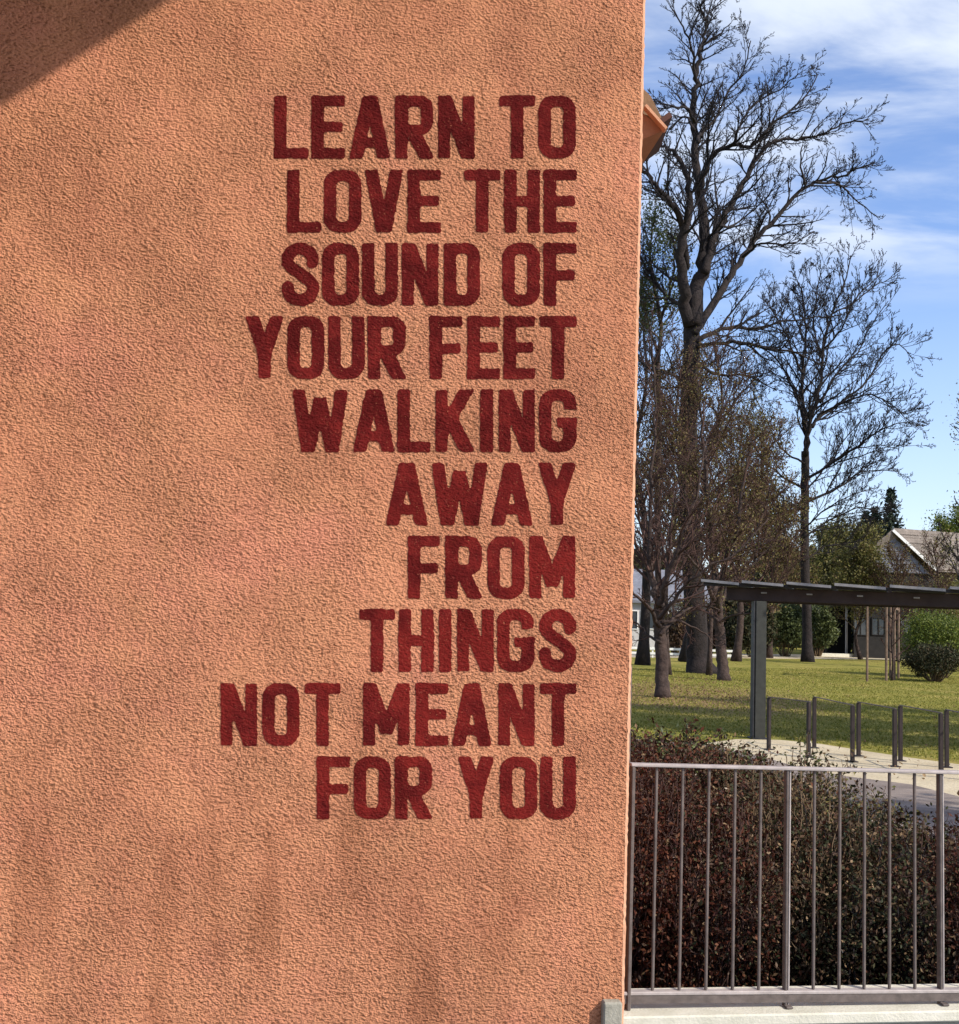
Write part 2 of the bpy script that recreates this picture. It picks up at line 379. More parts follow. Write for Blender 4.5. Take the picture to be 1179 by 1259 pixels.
class Segs:
    def __init__(s): s.a = []; s.b = []; s.ra = []; s.rb = []
    def add(s, a, b, ra, rb): s.a.append(a); s.b.append(b); s.ra.append(ra); s.rb.append(rb)
    def line(s, pts, rs):
        for i in range(len(pts) - 1): s.add(pts[i], pts[i + 1], rs[i], rs[i + 1])
    def build(s, name, mat, parent, n=3, kind=None):
        a = np.array(s.a, dtype=np.float32); b = np.array(s.b, dtype=np.float32)
        ra = np.array(s.ra, dtype=np.float32)[:, None, None]; rb = np.array(s.rb, dtype=np.float32)[:, None, None]
        d = unit(b - a); ref = np.where(np.abs(d[:, 2:3]) > 0.9, np.array([[1., 0, 0]]), np.array([[0, 0, 1.]]))
        x = unit(np.cross(d, ref)); y = np.cross(d, x)
        ang = np.arange(n) * 2 * math.pi / n
        ring = x[:, None, :] * np.cos(ang)[None, :, None] + y[:, None, :] * np.sin(ang)[None, :, None]
        V = np.concatenate([a[:, None, :] + ring * ra, b[:, None, :] + ring * rb], 1).reshape(-1, 3)
        base = (np.arange(len(a)) * 2 * n)[:, None]; fs = []
        for k in range(n):
            k2 = (k + 1) % n; fs.append(base + np.array([k, k2, k2 + n, k + n]))
        Fc = np.concatenate(fs, 0)
        o = mesh(name, V, Fc, mat, parent, smooth=True)
        if kind: o['kind'] = kind
        return o

def smooth_path(pts, sub=4, jit=0.0):
    """Catmull-Rom through numpy points"""
    pts = [np.array(p, dtype=float) for p in pts]
    Q = [2 * pts[0] - pts[1]] + pts + [2 * pts[-1] - pts[-2]]; out_ = []
    for i in range(1, len(Q) - 2):
        for k in range(sub):
            u = k / sub
            p_ = 0.5 * ((2 * Q[i]) + (-Q[i - 1] + Q[i + 1]) * u + (2 * Q[i - 1] - 5 * Q[i] + 4 * Q[i + 1] - Q[i + 2]) * u * u + (-Q[i - 1] + 3 * Q[i] - 3 * Q[i + 1] + Q[i + 2]) * u ** 3)
            if jit and (i > 1 or k): p_ = p_ + RNG.normal(size=3) * jit
            out_.append(p_)
    out_.append(pts[-1]); return out_

UP = np.array([0, 0, 1.0])
def nrm(v): return v / (math.sqrt(v[0] ** 2 + v[1] ** 2 + v[2] ** 2) + 1e-9)
def sprout(segs, pts, rs, length, level, nch, ratio=0.55, spread=0.8, up=0.15, rmin=0.012, wig=0.12, t0=0.15, tips=None):
    """side branches along a path; recurses to level 0"""
    n = len(pts); tot = n - 1
    seg_l = [np.linalg.norm(pts[i + 1] - pts[i]) for i in range(tot)]
    for j in range(nch):
        f = t0 + (1 - t0) * (j + random.random()) / nch; x = min(f, 0.999) * tot; i = int(x); u = x - i
        p = pts[i] * (1 - u) + pts[i + 1] * u; r = (rs[i] * (1 - u) + rs[i + 1] * u)
        d = nrm(pts[i + 1] - pts[i])
        rnd = nrm(RNG.normal(size=3)); side = nrm(rnd - d * rnd.dot(d))
        sp_ = spread * random.uniform(0.7, 1.3)
        dd = nrm(d + side * sp_ + UP * up)
        L = length * random.uniform(0.55, 1.15) * (1 - 0.55 * f)
        k = 4 if level > 1 else (3 if level else 2)
        q = [p]; r0 = max(rmin, min(r * 0.72, 0.022 * L + rmin)); rr = [r0]
        for s_ in range(k):
            dd = nrm(dd + RNG.normal(size=3) * wig + UP * up * 0.35)
            q.append(q[-1] + dd * (L / k)); rr.append(max(rmin * 0.8, r0 * (1 - (s_ + 1) / k * 0.75)))
        segs.line(q, rr)
        if level > 0: sprout(segs, q, rr, L * ratio, level - 1, max(3, int(nch * 0.8)) if nch < 9 else 6, ratio, spread, up, rmin, wig, 0.2, tips)
        elif tips is not None: tips.append(q[-1]); tips.append(q[1])

def pxpath(pp, Y, dep=0.0, sub=4, jit=0.0):
    """limb drawn through the photograph's outline but bent in depth by dep metres"""
    n = len(pp); out_ = []
    for i, (x, y) in enumerate(pp):
        k = i / (n - 1); out_.append(np.array(P(x, y, Y + dep * math.sin(k * 2.2))))
    return smooth_path(out_, sub, jit)
def taper(n, r0, r1): return [r0 + (r1 - r0) * (i / (n - 1)) ** 0.7 for i in range(n)]

exec_tris = 0
def big_tube(name, pts, rs, mat, parent, n=9, flare=None):
    m = MB(); m.tube([Vector(p) for p in pts], list(rs), n); return m.build(name, mat, parent, True)

# ------------------------------------------------------------------ the ground
LZ = -0.30
def sheet(name, poly, z, mat, kind='structure', parent=None):
    o = mesh(name, [(x, y, z) for x, y in poly], [tuple(range(len(poly)))], mat, parent)
    if kind: o['kind'] = kind
    return o
sheet('lawn', [(-400, 4.9), (400, 4.9), (400, 600), (-400, 600)], LZ, m_lawn)
g = lambda x, y: tuple(G(x, y, LZ))[:2]
sheet('gravel_strip', [g(868, 914), g(905, 909), g(960, 910), g(1010, 915), g(1060, 923), g(1120, 932), g(1179, 940), g(1500, 985),
                       g(1500, 1060), g(1179, 985), g(1120, 968), g(1040, 958), g(970, 945), g(900, 930)], LZ + 0.004, m_sand)
sheet('footpath', [g(780, 909), g(868, 916), g(905, 924), g(935, 930), g(975, 942), g(1040, 955), g(1120, 965), g(1179, 980), g(1500, 1052), g(1500, 1300),
                   g(1000, 1300), g(850, 1100), g(780, 1000)], LZ + 0.008, m_path)
far = lambda x, y: tuple(G(x, y, LZ))[:2]
sheet('far_path', [far(760, 808), far(1200, 812), far(1400, 822), far(1400, 812), far(1200, 806), far(760, 803)], LZ + 0.004, m_sand)

# grass tufts on the nearer lawn
def pts_in_px(poly, n):
    out_ = []
    poly = [Vector((x, y)) for x, y in poly]
    xs = [p.x for p in poly]; ys = [p.y for p in poly]
    xr = RNG.uniform(min(xs), max(xs), n * 2); yr = RNG.uniform(0, 1, n * 2)
    y0, y1 = min(ys), max(ys)
    h0, h1 = 1 / (y1 - 768), 1 / (y0 - 768)
    yr = 768 + 1 / (h0 + yr * (h1 - h0))
    for x, y in zip(xr, yr):
        ins = False; j = len(poly) - 1
        for i in range(len(poly)):
            if (poly[i].y > y) != (poly[j].y > y) and x < (poly[j].x - poly[i].x) * (y - poly[i].y) / (poly[j].y - poly[i].y) + poly[i].x: ins = not ins
            j = i
        if ins: out_.append(G(x, y, LZ))
        if len(out_) >= n: break
    return np.array([tuple(p) for p in out_])
C = pts_in_px([(740, 822), (740, 905), (868, 912), (905, 907), (960, 908), (1060, 921), (1179, 938), (1240, 945), (1240, 822)], 70000)
n = len(C); h = RNG.uniform(0.015, 0.05, (n, 1)); az = RNG.uniform(0, 6.28, n); w = RNG.uniform(0.008, 0.02, (n, 1))
dx_ = np.stack([np.cos(az), np.sin(az), 0 * az], 1); tipv = np.concatenate([RNG.normal(0, 0.025, (n, 2)), h], 1)
V = np.stack([C - dx_ * w, C + dx_ * w, C + tipv], 1).reshape(-1, 3)
o = mesh('grass', V, np.arange(n * 3).reshape(-1, 3), m_grass)
tag(o, 'short yellow green grass blades on the park lawn behind the gravel strip', 'grass', kind='stuff')

C = pts_in_px([(760, 834), (770, 868), (860, 874), (940, 862), (940, 842), (900, 832)], 1000)
C = np.concatenate([C, pts_in_px([(900, 815), (900, 905), (1240, 940), (1240, 812)], 250), pts_in_px([(890, 912), (1179, 980), (1240, 990), (1240, 950), (1010, 916)], 60)])
C[:, 2] += .03
tag(leaves('fallen_leaves', C, .032, leafmat('tan_fallen_leaves', [(0.10, 0.055, 0.028), (0.20, 0.12, 0.06), (0.30, 0.20, 0.10)]), None, .6), 'brown fallen leaves scattered on the lawn round the trunks', 'leaves')
# ------------------------------------------------------------------ terrace, ledge
LT = 0.168
RA = 0.15; RT = Vector((math.cos(RA), math.sin(RA), 0)); RN = Vector((math.sin(RA), -math.cos(RA), 0))
def LG(px, py, z): return G(px, py, z)
sheet('terrace_floor', [(-9, -8), (9, -8), (9, 4.6), (-9, 3.9)], 0.0, m_conc_d)
# ledge under the railing: weathered face with a pale coping on top
zt = 0.147
f0 = LG(764, 1250.5, zt); f0 = Vector((f0.x, f0.y, 0))
b0d = (LG(770, 1231, zt) - LG(764, 1250.5, zt)).dot(-RN) + 0.16
led = empty('concrete_ledge', (f0.x, f0.y, 0), 'pale concrete ledge running under the metal railing', 'ledge')
def LP(u, d, z): return f0 + RT * u - RN * d + Vector((0, 0, z))
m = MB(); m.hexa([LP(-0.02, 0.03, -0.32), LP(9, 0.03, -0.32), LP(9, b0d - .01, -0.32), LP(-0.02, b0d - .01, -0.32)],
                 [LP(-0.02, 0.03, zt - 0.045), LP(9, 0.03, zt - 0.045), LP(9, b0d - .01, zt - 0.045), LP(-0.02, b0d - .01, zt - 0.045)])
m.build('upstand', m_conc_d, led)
m = MB(); m.box(LP(4.5, b0d / 2, zt - 0.022), RT * 4.5, RN * (b0d / 2), Vector((0, 0, 0.022)), 0.006); m.build('coping', m_conc, led)
# the grey block end at the foot of the wall corner
q = P(742.5, 1233, 4.448); q2 = P(766, 1233, 4.448)
blk = MB(); wdt = (q2 - q).length
blk.box(q + WT * (wdt / 2) + WD * 0.03 - Vector((0, 0, 0.25)), WT * (wdt / 2), WN * 0.03, Vector((0, 0, 0.25)), 0.006)
tag(blk.build('concrete_block', m_conc_d), 'small grey concrete block at the foot of the wall corner', 'block')

# ------------------------------------------------------------------ the building
bl = empty('terracotta_building', (CORNER.x - 1, CORNER.y, 0), 'terracotta rendered building with maroon painted words beside the park', 'building')
# unseen lean-to roof, added so its edge throws the wall's diagonal top-left shade
OV = 2.4
cosi = SUN.dot(WN); sdist = OV / cosi
s0, s1 = Wp(0, 118), Wp(190, 0)
def onroot(pt): return pt + SUN * sdist - WN * OV
r0, r1 = onroot(s0), onroot(s1)
du = (r1 - r0).dot(WT); slope = (r1.z - r0.z) / du; u0 = (r0 - CORNER).dot(WT)
def rootz(u): return r0.z + (u - u0) * slope
UL = -3.9
wall = MB(); BW = 0.012
# front face stops short of the corner, where the pale bead turns
zb = -0.35
wall.add([WU(UL, zb), WU(-BW, zb), WU(-BW, rootz(-BW)), WU(UL, rootz(UL))], [(0, 1, 2, 3)])
wall_o = wall.build('wall', m_wall, bl)
sd = MB()
D = 7.0
sd.add([WU(0, zb, -BW), WU(0, zb, -D), WU(0, rootz(0), -D), WU(0, rootz(0), -BW)], [(0, 1, 2, 3)])
sd.add([WU(UL, zb), WU(UL, zb, -D), WU(UL, rootz(UL), -D), WU(UL, rootz(UL))], [(3, 2, 1, 0)])
sd.add([WU(UL, zb, -D), WU(0, zb, -D), WU(0, rootz(0), -D), WU(UL, rootz(UL), -D)], [(3, 2, 1, 0)])
sd.build('side_wall', m_wall, bl)
cb = MB(); nb = 420; zs = np.linspace(zb, rootz(0), nb); va = []
for z in zs:
    j = 0.0011 * RNG.normal(); j2 = 0.001 * RNG.normal()
    va += [WU(-BW + j2, z, 0.0005), WU(-0.0035 + j * .5, z, -0.0025 + j), WU(0.001 + j, z, -BW)]
cb.add(va, [(i * 3 + k, i * 3 + k + 1, i * 3 + k + 4, i * 3 + k + 3) for i in range(nb - 1) for k in range(2)])
cb.build('corner_bead', m_bead, bl)
# unseen roof slab, overhang stretched to shape the shade
sv = (WT + Vector((0, 0, slope))).normalized(); rn = sv.cross(WN); rn = rn if rn.z > 0 else -rn
ur, ulr = 1.9, UL - 0.5
def RP(u, d, h): return CORNER + WT * u + Vector((0, 0, rootz(u))) + WN * d + rn * h
rf = MB(); us = 0.04
rf.hexa([RP(ulr, OV, 0), RP(ur, OV, 0), RP(ur, -.02, 0), RP(ulr, -.02, 0)], [RP(ulr, OV, 0.16), RP(ur, OV, 0.16), RP(ur, -.02, 0.16), RP(ulr, -.02, 0.16)])
rf.hexa([RP(ulr, -.02, 0), RP(us, -.02, 0), RP(us, -D - .4, 0), RP(ulr, -D - .4, 0)], [RP(ulr, -.02, 0.16), RP(us, -.02, 0.16), RP(us, -D - .4, 0.16), RP(ulr, -D - .4, 0.16)])
rf.build('roof', m_rooft, bl)
vb = MB(); vb.hexa([RP(ulr, OV + .002, -0.03), RP(ur, OV + .002, -0.03), RP(ur, OV + .03, -0.03), RP(ulr, OV + .03, -0.03)],
                   [RP(ulr, OV + .002, 0.18), RP(ur, OV + .002, 0.18), RP(ur, OV + .03, 0.18), RP(ulr, OV + .03, 0.18)])
vb.build('verge_board', m_verge, bl)  # unseen board added along the shade-casting edge

# little pitched hood on the side wall, seen end-on past the corner
m_copper = simple('rust_orange_render', (0.30, 0.13, 0.07), (0.40, 0.18, 0.095), 10, 0.85, 60, 0.003)
m_hood = simple('brown_hood_cladding', (0.17, 0.10, 0.055), (0.26, 0.16, 0.09), 10, 0.8, 60, 0.003)
m_hood_d = simple('dark_hood_underside', (0.05, 0.022, 0.018), (0.09, 0.04, 0.03), 10, 0.8)
YH = CORNER.y + 1.2
hood = MB(); ins = -0.25
def hp(x, y, Y): return P(x, y, Y)
fr = [hp(795, 136, YH), hp(817, 160, YH), hp(794, 176, YH)]
def back(v, d): return v + WD * d
def toside(v): return v
xin = CORNER + WD * 1.2
fr[0].x -= 0.04; fr[2].x -= 0.06
hood.add(fr + [back(v, 0.5) for v in fr], [(0, 2, 1), (3, 4, 5), (0, 1, 4, 3), (1, 2, 5, 4), (2, 0, 3, 5)])
ho = hood.build('window_hood', m_copper, bl)
m = MB(); m.bar(hp(793, 131.5, YH - .03), hp(818.5, 160, YH - .03), 0.05, 0.014, up=(0, 0, 1)); m.build('hood_trim', m_bead, ho)
m = MB(); m.bar(hp(816, 163, YH + .3), hp(788, 183, YH + .3), 0.46, 0.03, up=(0, 0, 1)); m.build('hood_soffit', m_hood_d, ho)
m = MB(); a_, b_, c_, d_ = hp(790, 108, YH + .55), hp(800, 118, YH + .55), hp(815, 147, YH + .55), hp(790, 140, YH + .55)
m.add([a_, b_, c_, d_] + [back(v, .4) for v in (a_, b_, c_, d_)], [(3, 2, 1, 0), (4, 5, 6, 7), (0, 1, 5, 4), (1, 2, 6, 5), (2, 3, 7, 6), (3, 0, 4, 7)])
m.build('hood_cheek', m_hood, ho)

# ------------------------------------------------------------------ painted lettering: every letter one thin coat on the wall
HC = 77.0; ST = 15.2; BR = 12.9
def sbox(X, Y, x0, y0, x1, y1, r=2.5):
    cx_, cy_ = (x0 + x1) / 2, (y0 + y1) / 2; hx, hy = (x1 - x0) / 2 - r, (y1 - y0) / 2 - r
    qx, qy = np.abs(X - cx_) - hx, np.abs(Y - cy_) - hy
    return np.hypot(np.maximum(qx, 0), np.maximum(qy, 0)) + np.minimum(np.maximum(qx, qy), 0) - r
def sseg(X, Y, ax, ay, bx_, by_, hw):
    """butt ended slanted stroke with long ends, to be cut by the cell"""
    L = math.hypot(bx_ - ax, by_ - ay); ux, uy = (bx_ - ax) / L, (by_ - ay) / L
    u = (X - ax) * ux + (Y - ay) * uy; v = -(X - ax) * uy + (Y - ay) * ux
    return np.maximum(np.abs(v) - hw, np.maximum(-u - 12, u - L - 12))
def ssegc(X, Y, ax, ay, bx_, by_, hw, ea=0, eb=0):
    L = math.hypot(bx_ - ax, by_ - ay); ux, uy = (bx_ - ax) / L, (by_ - ay) / L
    u = (X - ax) * ux + (Y - ay) * uy; v = -(X - ax) * uy + (Y - ay) * ux
    return np.maximum(np.abs(v) - hw, np.maximum(-u - ea, u - L - eb))
def scap(X, Y, pts, hw):
    d = np.full(X.shape, 1e9)
    for (ax, ay), (bx_, by_) in zip(pts[:-1], pts[1:]):
        pa, pb = X - ax, Y - ay; vx, vy = bx_ - ax, by_ - ay
        h_ = np.clip((pa * vx + pb * vy) / (vx * vx + vy * vy), 0, 1)
        d = np.minimum(d, np.hypot(pa - vx * h_, pb - vy * h_) - hw)
    return d
def smax(a, b, k=3.0):
    h_ = np.clip(0.5 - 0.5 * (a - b) / k, 0, 1); return a * (1 - h_) + b * h_ + k * h_ * (1 - h_)
def smin(a, b, k=2.2): return -smax(-a, -b, k)
def glyph(ch, X, Y, w):
    h = HC; cell = sbox(X, Y, 0, 0, w, h, 3)
    U = lambda *ds: __import__('functools').reduce(smin, ds)
    stem = sbox(X, Y, 0, 0, ST, h)
    ring_o = sbox(X, Y, 0, 0, w, h, min(18, w * .42)); ring_i = sbox(X, Y, ST, BR + .5, w - ST, h - BR - .5, 6)
    if ch == 'L': return U(stem, sbox(X, Y, 0, 0, w, BR))
    if ch == 'E': return U(stem, sbox(X, Y, 0, 0, w, BR), sbox(X, Y, 0, h - BR, w, h), sbox(X, Y, 0, 32.5, w * .94, 45, 3))
    if ch == 'F': return U(stem, sbox(X, Y, 0, h - BR, w, h), sbox(X, Y, 0, 31, w * .95, 43.5, 4))
    if ch == 'T': return U(sbox(X, Y, 0, h - BR, w, h), sbox(X, Y, w / 2 - ST / 2, 0, w / 2 + ST / 2, h))
    if ch == 'H': return U(stem, sbox(X, Y, w - ST, 0, w, h), sbox(X, Y, 0, 32, w, 45, 1))
    if ch == 'I': return sbox(X, Y, 0, 0, w, h)
    if ch == 'O': return smax(ring_o, -ring_i, 1)
    if ch == 'U':
        o_ = np.maximum(sbox(X, Y, 0, 0, w, h + 40, min(18, w * .42)), cell); i_ = sbox(X, Y, ST, BR + .5, w - ST, h + 40, 7)
        return smax(o_, -i_, 2)
    if ch == 'D':
        o_ = np.maximum(sbox(X, Y, -30, 0, w, h, 17), sbox(X, Y, 0, 0, w, h, 2.5)); i_ = sbox(X, Y, ST, BR, w - ST, h - BR, 5)
        return smax(o_, -i_, 1)
    if ch == 'R':
        o_ = np.maximum(sbox(X, Y, -30, 29, w - 1.5, h, 16), sbox(X, Y, 0, 29, w, h, 2.5)); i_ = sbox(X, Y, ST, 29 + 12, w - ST - 1.5, h - BR, 5)
        leg = smax(ssegc(X, Y, w * .42, 36, w - 9.2, 0, 8.2, 2, 12), cell)
        return U(smax(o_, -i_, 1), stem, leg)
    if ch == 'G':
        d = smax(ring_o, -ring_i, 1); d = smax(d, -sbox(X, Y, w * .52, 42, w + 20, 52.5, 1), 2)
        return U(d, sbox(X, Y, w * .48, 30.5, w, 42, 2), sbox(X, Y, w - ST, 14, w, 42, 2))
    if ch == 'S':
        c = 7.4
        pp = [(w - c - .4, 53.5), (w - c - .6, 59), (w - c - 4, 65.5), (w / 2 + 4, h - 7.2), (w / 2 - 4, h - 7.2), (c + 4, 65.5), (c + .6, 59), (c + .8, 53), (c + 5, 47),
              (w / 2, 39), (w - c - 5, 31), (w - c - .6, 25), (w - c - .4, 18.5), (w - c - 4, 11), (w / 2 + 4, 7.2), (w / 2 - 4, 7.2), (c + 4, 11), (c + .6, 18), (c + .4, 23)]
        return scap(X, Y, pp, 7.4)
    if ch == 'N':
        dg = ssegc(X, Y, 8, h, w - 8, 0, 8.0, 12, 12); return smax(U(stem, sbox(X, Y, w - ST, 0, w, h), dg), cell)
    if ch == 'M':
        d1 = ssegc(X, Y, 8, h - 1, w / 2, 19, 8.0, 10, 3); d2 = ssegc(X, Y, w - 8, h - 1, w / 2, 19, 8.0, 10, 3)
        d1 = np.maximum(d1, 14 - Y); d2 = np.maximum(d2, 14 - Y)
        return smax(U(stem, sbox(X, Y, w - ST, 0, w, h), d1, d2), cell)
    if ch in 'AV':
        Yq = Y if ch == 'A' else h - Y
        d = U(sseg(X, Yq, 8.0, 0, w / 2 - 1.0, h, 8.0), sseg(X, Yq, w - 8.0, 0, w / 2 + 1.0, h, 8.0))
        if ch == 'A': d = U(d, np.maximum(sbox(X, Y, 8, 13.5, w - 8, 26, 1), np.maximum(sseg(X, Yq, 8, 0, w / 2 - 1, h, 8) - 30, -1e3)))
        return smax(d, cell)
    if ch == 'W':
        hm = h * .86
        d = U(sseg(X, Y, 7.8, h, w * .28, 0, 7.8), ssegc(X, Y, w * .29, 0, w / 2, hm, 7.4, 12, 0), ssegc(X, Y, w * .71, 0, w / 2, hm, 7.4, 12, 0), sseg(X, Y, w - 7.8, h, w * .72, 0, 7.8))
        return smax(d, cell)
    if ch == 'Y':
        d = U(ssegc(X, Y, 8, h, w / 2 - .5, 31, 8, 12, 3), ssegc(X, Y, w - 8, h, w / 2 + .5, 31, 8, 12, 3), sbox(X, Y, w / 2 - ST / 2, 0, w / 2 + ST / 2, 36))
        return smax(d, cell)
    if ch == 'K':
        d = U(stem, ssegc(X, Y, 9, 24, w - 9.5, h, 8, 2, 12), ssegc(X, Y, ST + 2, 45, w - 8.5, 0, 8.2, 4, 12))
        return smax(d, cell)
def vnoise(X, Y, s, seed):
    r = np.random.default_rng(seed); gx, gy = X / s + 5, Y / s + 5
    T = r.normal(size=(int(gx.max()) + 3, int(gy.max()) + 3)); ix, iy = gx.astype(int), gy.astype(int); fx, fy = gx - ix, gy - iy
    fx, fy = fx * fx * (3 - 2 * fx), fy * fy * (3 - 2 * fy)
    return (T[ix, iy] * (1 - fx) + T[ix + 1, iy] * fx) * (1 - fy) + (T[ix, iy + 1] * (1 - fx) + T[ix + 1, iy + 1] * fx) * fy
def letter(ch, x0, x1, ytop, seed):
    w = x1 - x0; st_ = 1.0
    xs = np.arange(-2, w + 3, st_); ys = np.arange(-2, HC + 3, st_)
    X, Y = np.meshgrid(xs, ys, indexing='ij')
    D_ = glyph(ch, X, Y, w) + 0.38 * vnoise(X, Y, 2.4, seed) + 0.25 * vnoise(X, Y, 7, seed + 1) - 0.1
    V = []; ids = {}; Fc = []
    def vid(key, x, y):
        if key not in ids:
            ids[key] = len(V); V.append(Wp(x0 + x, ytop + HC - y, 0.0022))
        return ids[key]
    nx, ny = D_.shape; ins_ = D_ < 0
    for i in range(nx - 1):
        for j in range(ny - 1):
            cs = [(i, j), (i + 1, j), (i + 1, j + 1), (i, j + 1)]
            s_ = [ins_[c] for c in cs]
            if not any(s_): continue
            poly = []
            for k in range(4):
                a, b = cs[k], cs[(k + 1) % 4]
                if s_[k]: poly.append(vid(a, xs[a[0]], ys[a[1]]))
                if s_[k] != s_[(k + 1) % 4]:
                    da, db = D_[a], D_[b]; u = da / (da - db); key = (min(a, b), max(a, b))
                    poly.append(vid(key, xs[a[0]] + (xs[b[0]] - xs[a[0]]) * u, ys[a[1]] + (ys[b[1]] - ys[a[1]]) * u))
            if len(poly) > 2: Fc.append(poly)
    return mesh('letter', V, Fc, m_paint, wall_o)
Z1 = lambda *p: [(300 + a / 2.563, 300 + b / 2.563) for a, b in p]
Z3 = lambda *p: [(250 + a / 2.312, 250 + b / 2.312) for a, b in p]
LINES = [
 ('LEARNTO', 118, Z1((95, 203), (213, 318), (332, 462), (477, 600), (610, 728), (805, 917), (928, 1045))),
 ('LOVETHE', 209, Z1((136, 242), (252, 370), (380, 502), (516, 620), (694, 807), (820, 932), (945, 1048))),
 ('SOUNDOF', 299, Z1((118, 237), (246, 362), (372, 485), (496, 614), (630, 743), (814, 932), (944, 1047))),
 ('YOURFEET', 389, Z1((5, 125), (137, 253), (266, 380), (391, 513), (585, 688), (704, 806), (818, 917), (932, 1047))),
 ('WALKING', 479, Z1((152, 328), (343, 475), (484, 587), (602, 727), (744, 785), (801, 918), (930, 1047))),
 ('AWAY', 569, Z1((446, 580), (590, 768), (778, 910), (925, 1047))),
 ('FROM', 659, Z1((517, 616), (635, 753), (767, 884), (897, 1045))),
 ('THINGS', 749, Z3((443, 545), (555, 655), (670, 705), (720, 827), (835, 940), (953, 1060))),
 ('NOTMEANT', 840, Z3((48, 155), (168, 273), (288, 390), (453, 588), (604, 696), (706, 820), (837, 943), (957, 1060))),
 ('FORYOU', 930, Z3((323, 417), (428, 533), (545, 653), (723, 827), (843, 949), (957, 1058)))]
sd_ = 100
for txt, yt, xs_ in LINES:
    for ch, (xa, xb) in zip(txt, xs_):
        sd_ += 3; letter(ch, xa, xb, yt, sd_)

# ------------------------------------------------------------------ railing
YR = 4.62
ra = P(771, 1222, YR); RB = Vector((ra.x, ra.y, 0))
def RU(px, off=0.0):
    """distance along the railing of a pixel column measured on its mid height"""
    d = ray(px, 1090); s_ = (RB - EYE).dot(RN) / d.dot(RN); return (EYE + d * s_ - RB).dot(RT)
def RPt(u, z, off=0.0): return RB + RT * u + Vector((0, 0, z)) + RN * off
def zat(px, py):
    d = ray(px, py); s_ = (RB - EYE).dot(RN) / d.dot(RN); return (EYE + d * s_).z
ztL, ztR = zat(775, 940), zat(1155, 949); zbL, zbR = zat(775, 1220), zat(1155, 1217.5)
uL, uR = RU(775), RU(1155)
zr = lambda u: ztL + (ztR - ztL) * (u - uL) / (uR - uL)
zq = lambda u: zbL + (zbR - zbL) * (u - uL) / (uR - uL)
rail = empty('metal_railing', (RB.x, RB.y, 0.12), 'galvanised metal railing with thin upright bars between wall and park', 'railing')
ue = 4.2
m = MB(); m.bar(RPt(uL - .012, zr(uL)), RPt(ue, zr(ue)), 0.042, 0.013, r=0.003); m.build('top_rail', m_steel_l, rail)
m = MB(); m.bar(RPt(uL - .025, zq(uL)), RPt(ue, zq(ue)), 0.04, 0.014, r=0.003); m.build('bottom_rail', m_steel_l, rail)
m = MB(); m.bar(RPt(uL - .03, zq(uL) - 0.023, .012), RPt(ue, zq(ue) - 0.023, .012), 0.008, 0.030); m.build('fascia_strip', m_steel, rail)
cols = [804.5, 837, 869.5, 902, 934, 1000.5, 1032, 1062.5, 1093.5, 1124.5]
step = 31.5; x_ = 1155 + 31; 
while x_ < 1650: cols.append(x_); x_ += 31
src = None
for px in cols:
    u = RU(px)
    m = MB(); m.bar(RPt(u, zq(u) + .007), RPt(u, zr(u) - .008), 0.0125, 0.0115, up=RT, r=0.003); m.build('baluster', m_steel, rail)
for px in (967.5, 1156.5, 1345, 1535):
    u = RU(px); pr = empty if False else None
    m = MB(); m.bar(RPt(u - .006, zt, 0), RPt(u - .006, zr(u) - .008, 0), 0.011, 0.03, up=RN, r=0.003)
    po = m.build('post', m_steel, rail)
    m = MB(); m.bar(RPt(u + .007, zt, 0), RPt(u + .007, zr(u) - .008, 0), 0.007, 0.02, up=RN, r=0.002); m.build('post_flat', m_steel_l, po)
    m = MB(); m.box(RPt(u, zt + .006, 0.02), RT * .014, RN * .02, Vector((0, 0, .004)), .002); m.build('foot_plate', m_steel, po)
u = uL
m = MB(); m.bar(RPt(u - .002, zt, 0), RPt(u - .002, zr(u) - .008, 0), 0.015, 0.045, up=RN, r=.003); m.build('post', m_steel, rail)
# thin pole standing against the wall corner behind the railing
pl = MB(); a_ = P(775, 818, 5.0); b_ = P(773, 930, 5.0); pl.tube([Vector((a_.x, a_.y, -0.32)), Vector((a_.x, a_.y, b_.z)), a_], .008, 8)
tag(pl.build('thin_pole', m_steel), 'thin upright metal pole close behind the wall corner', 'pole')

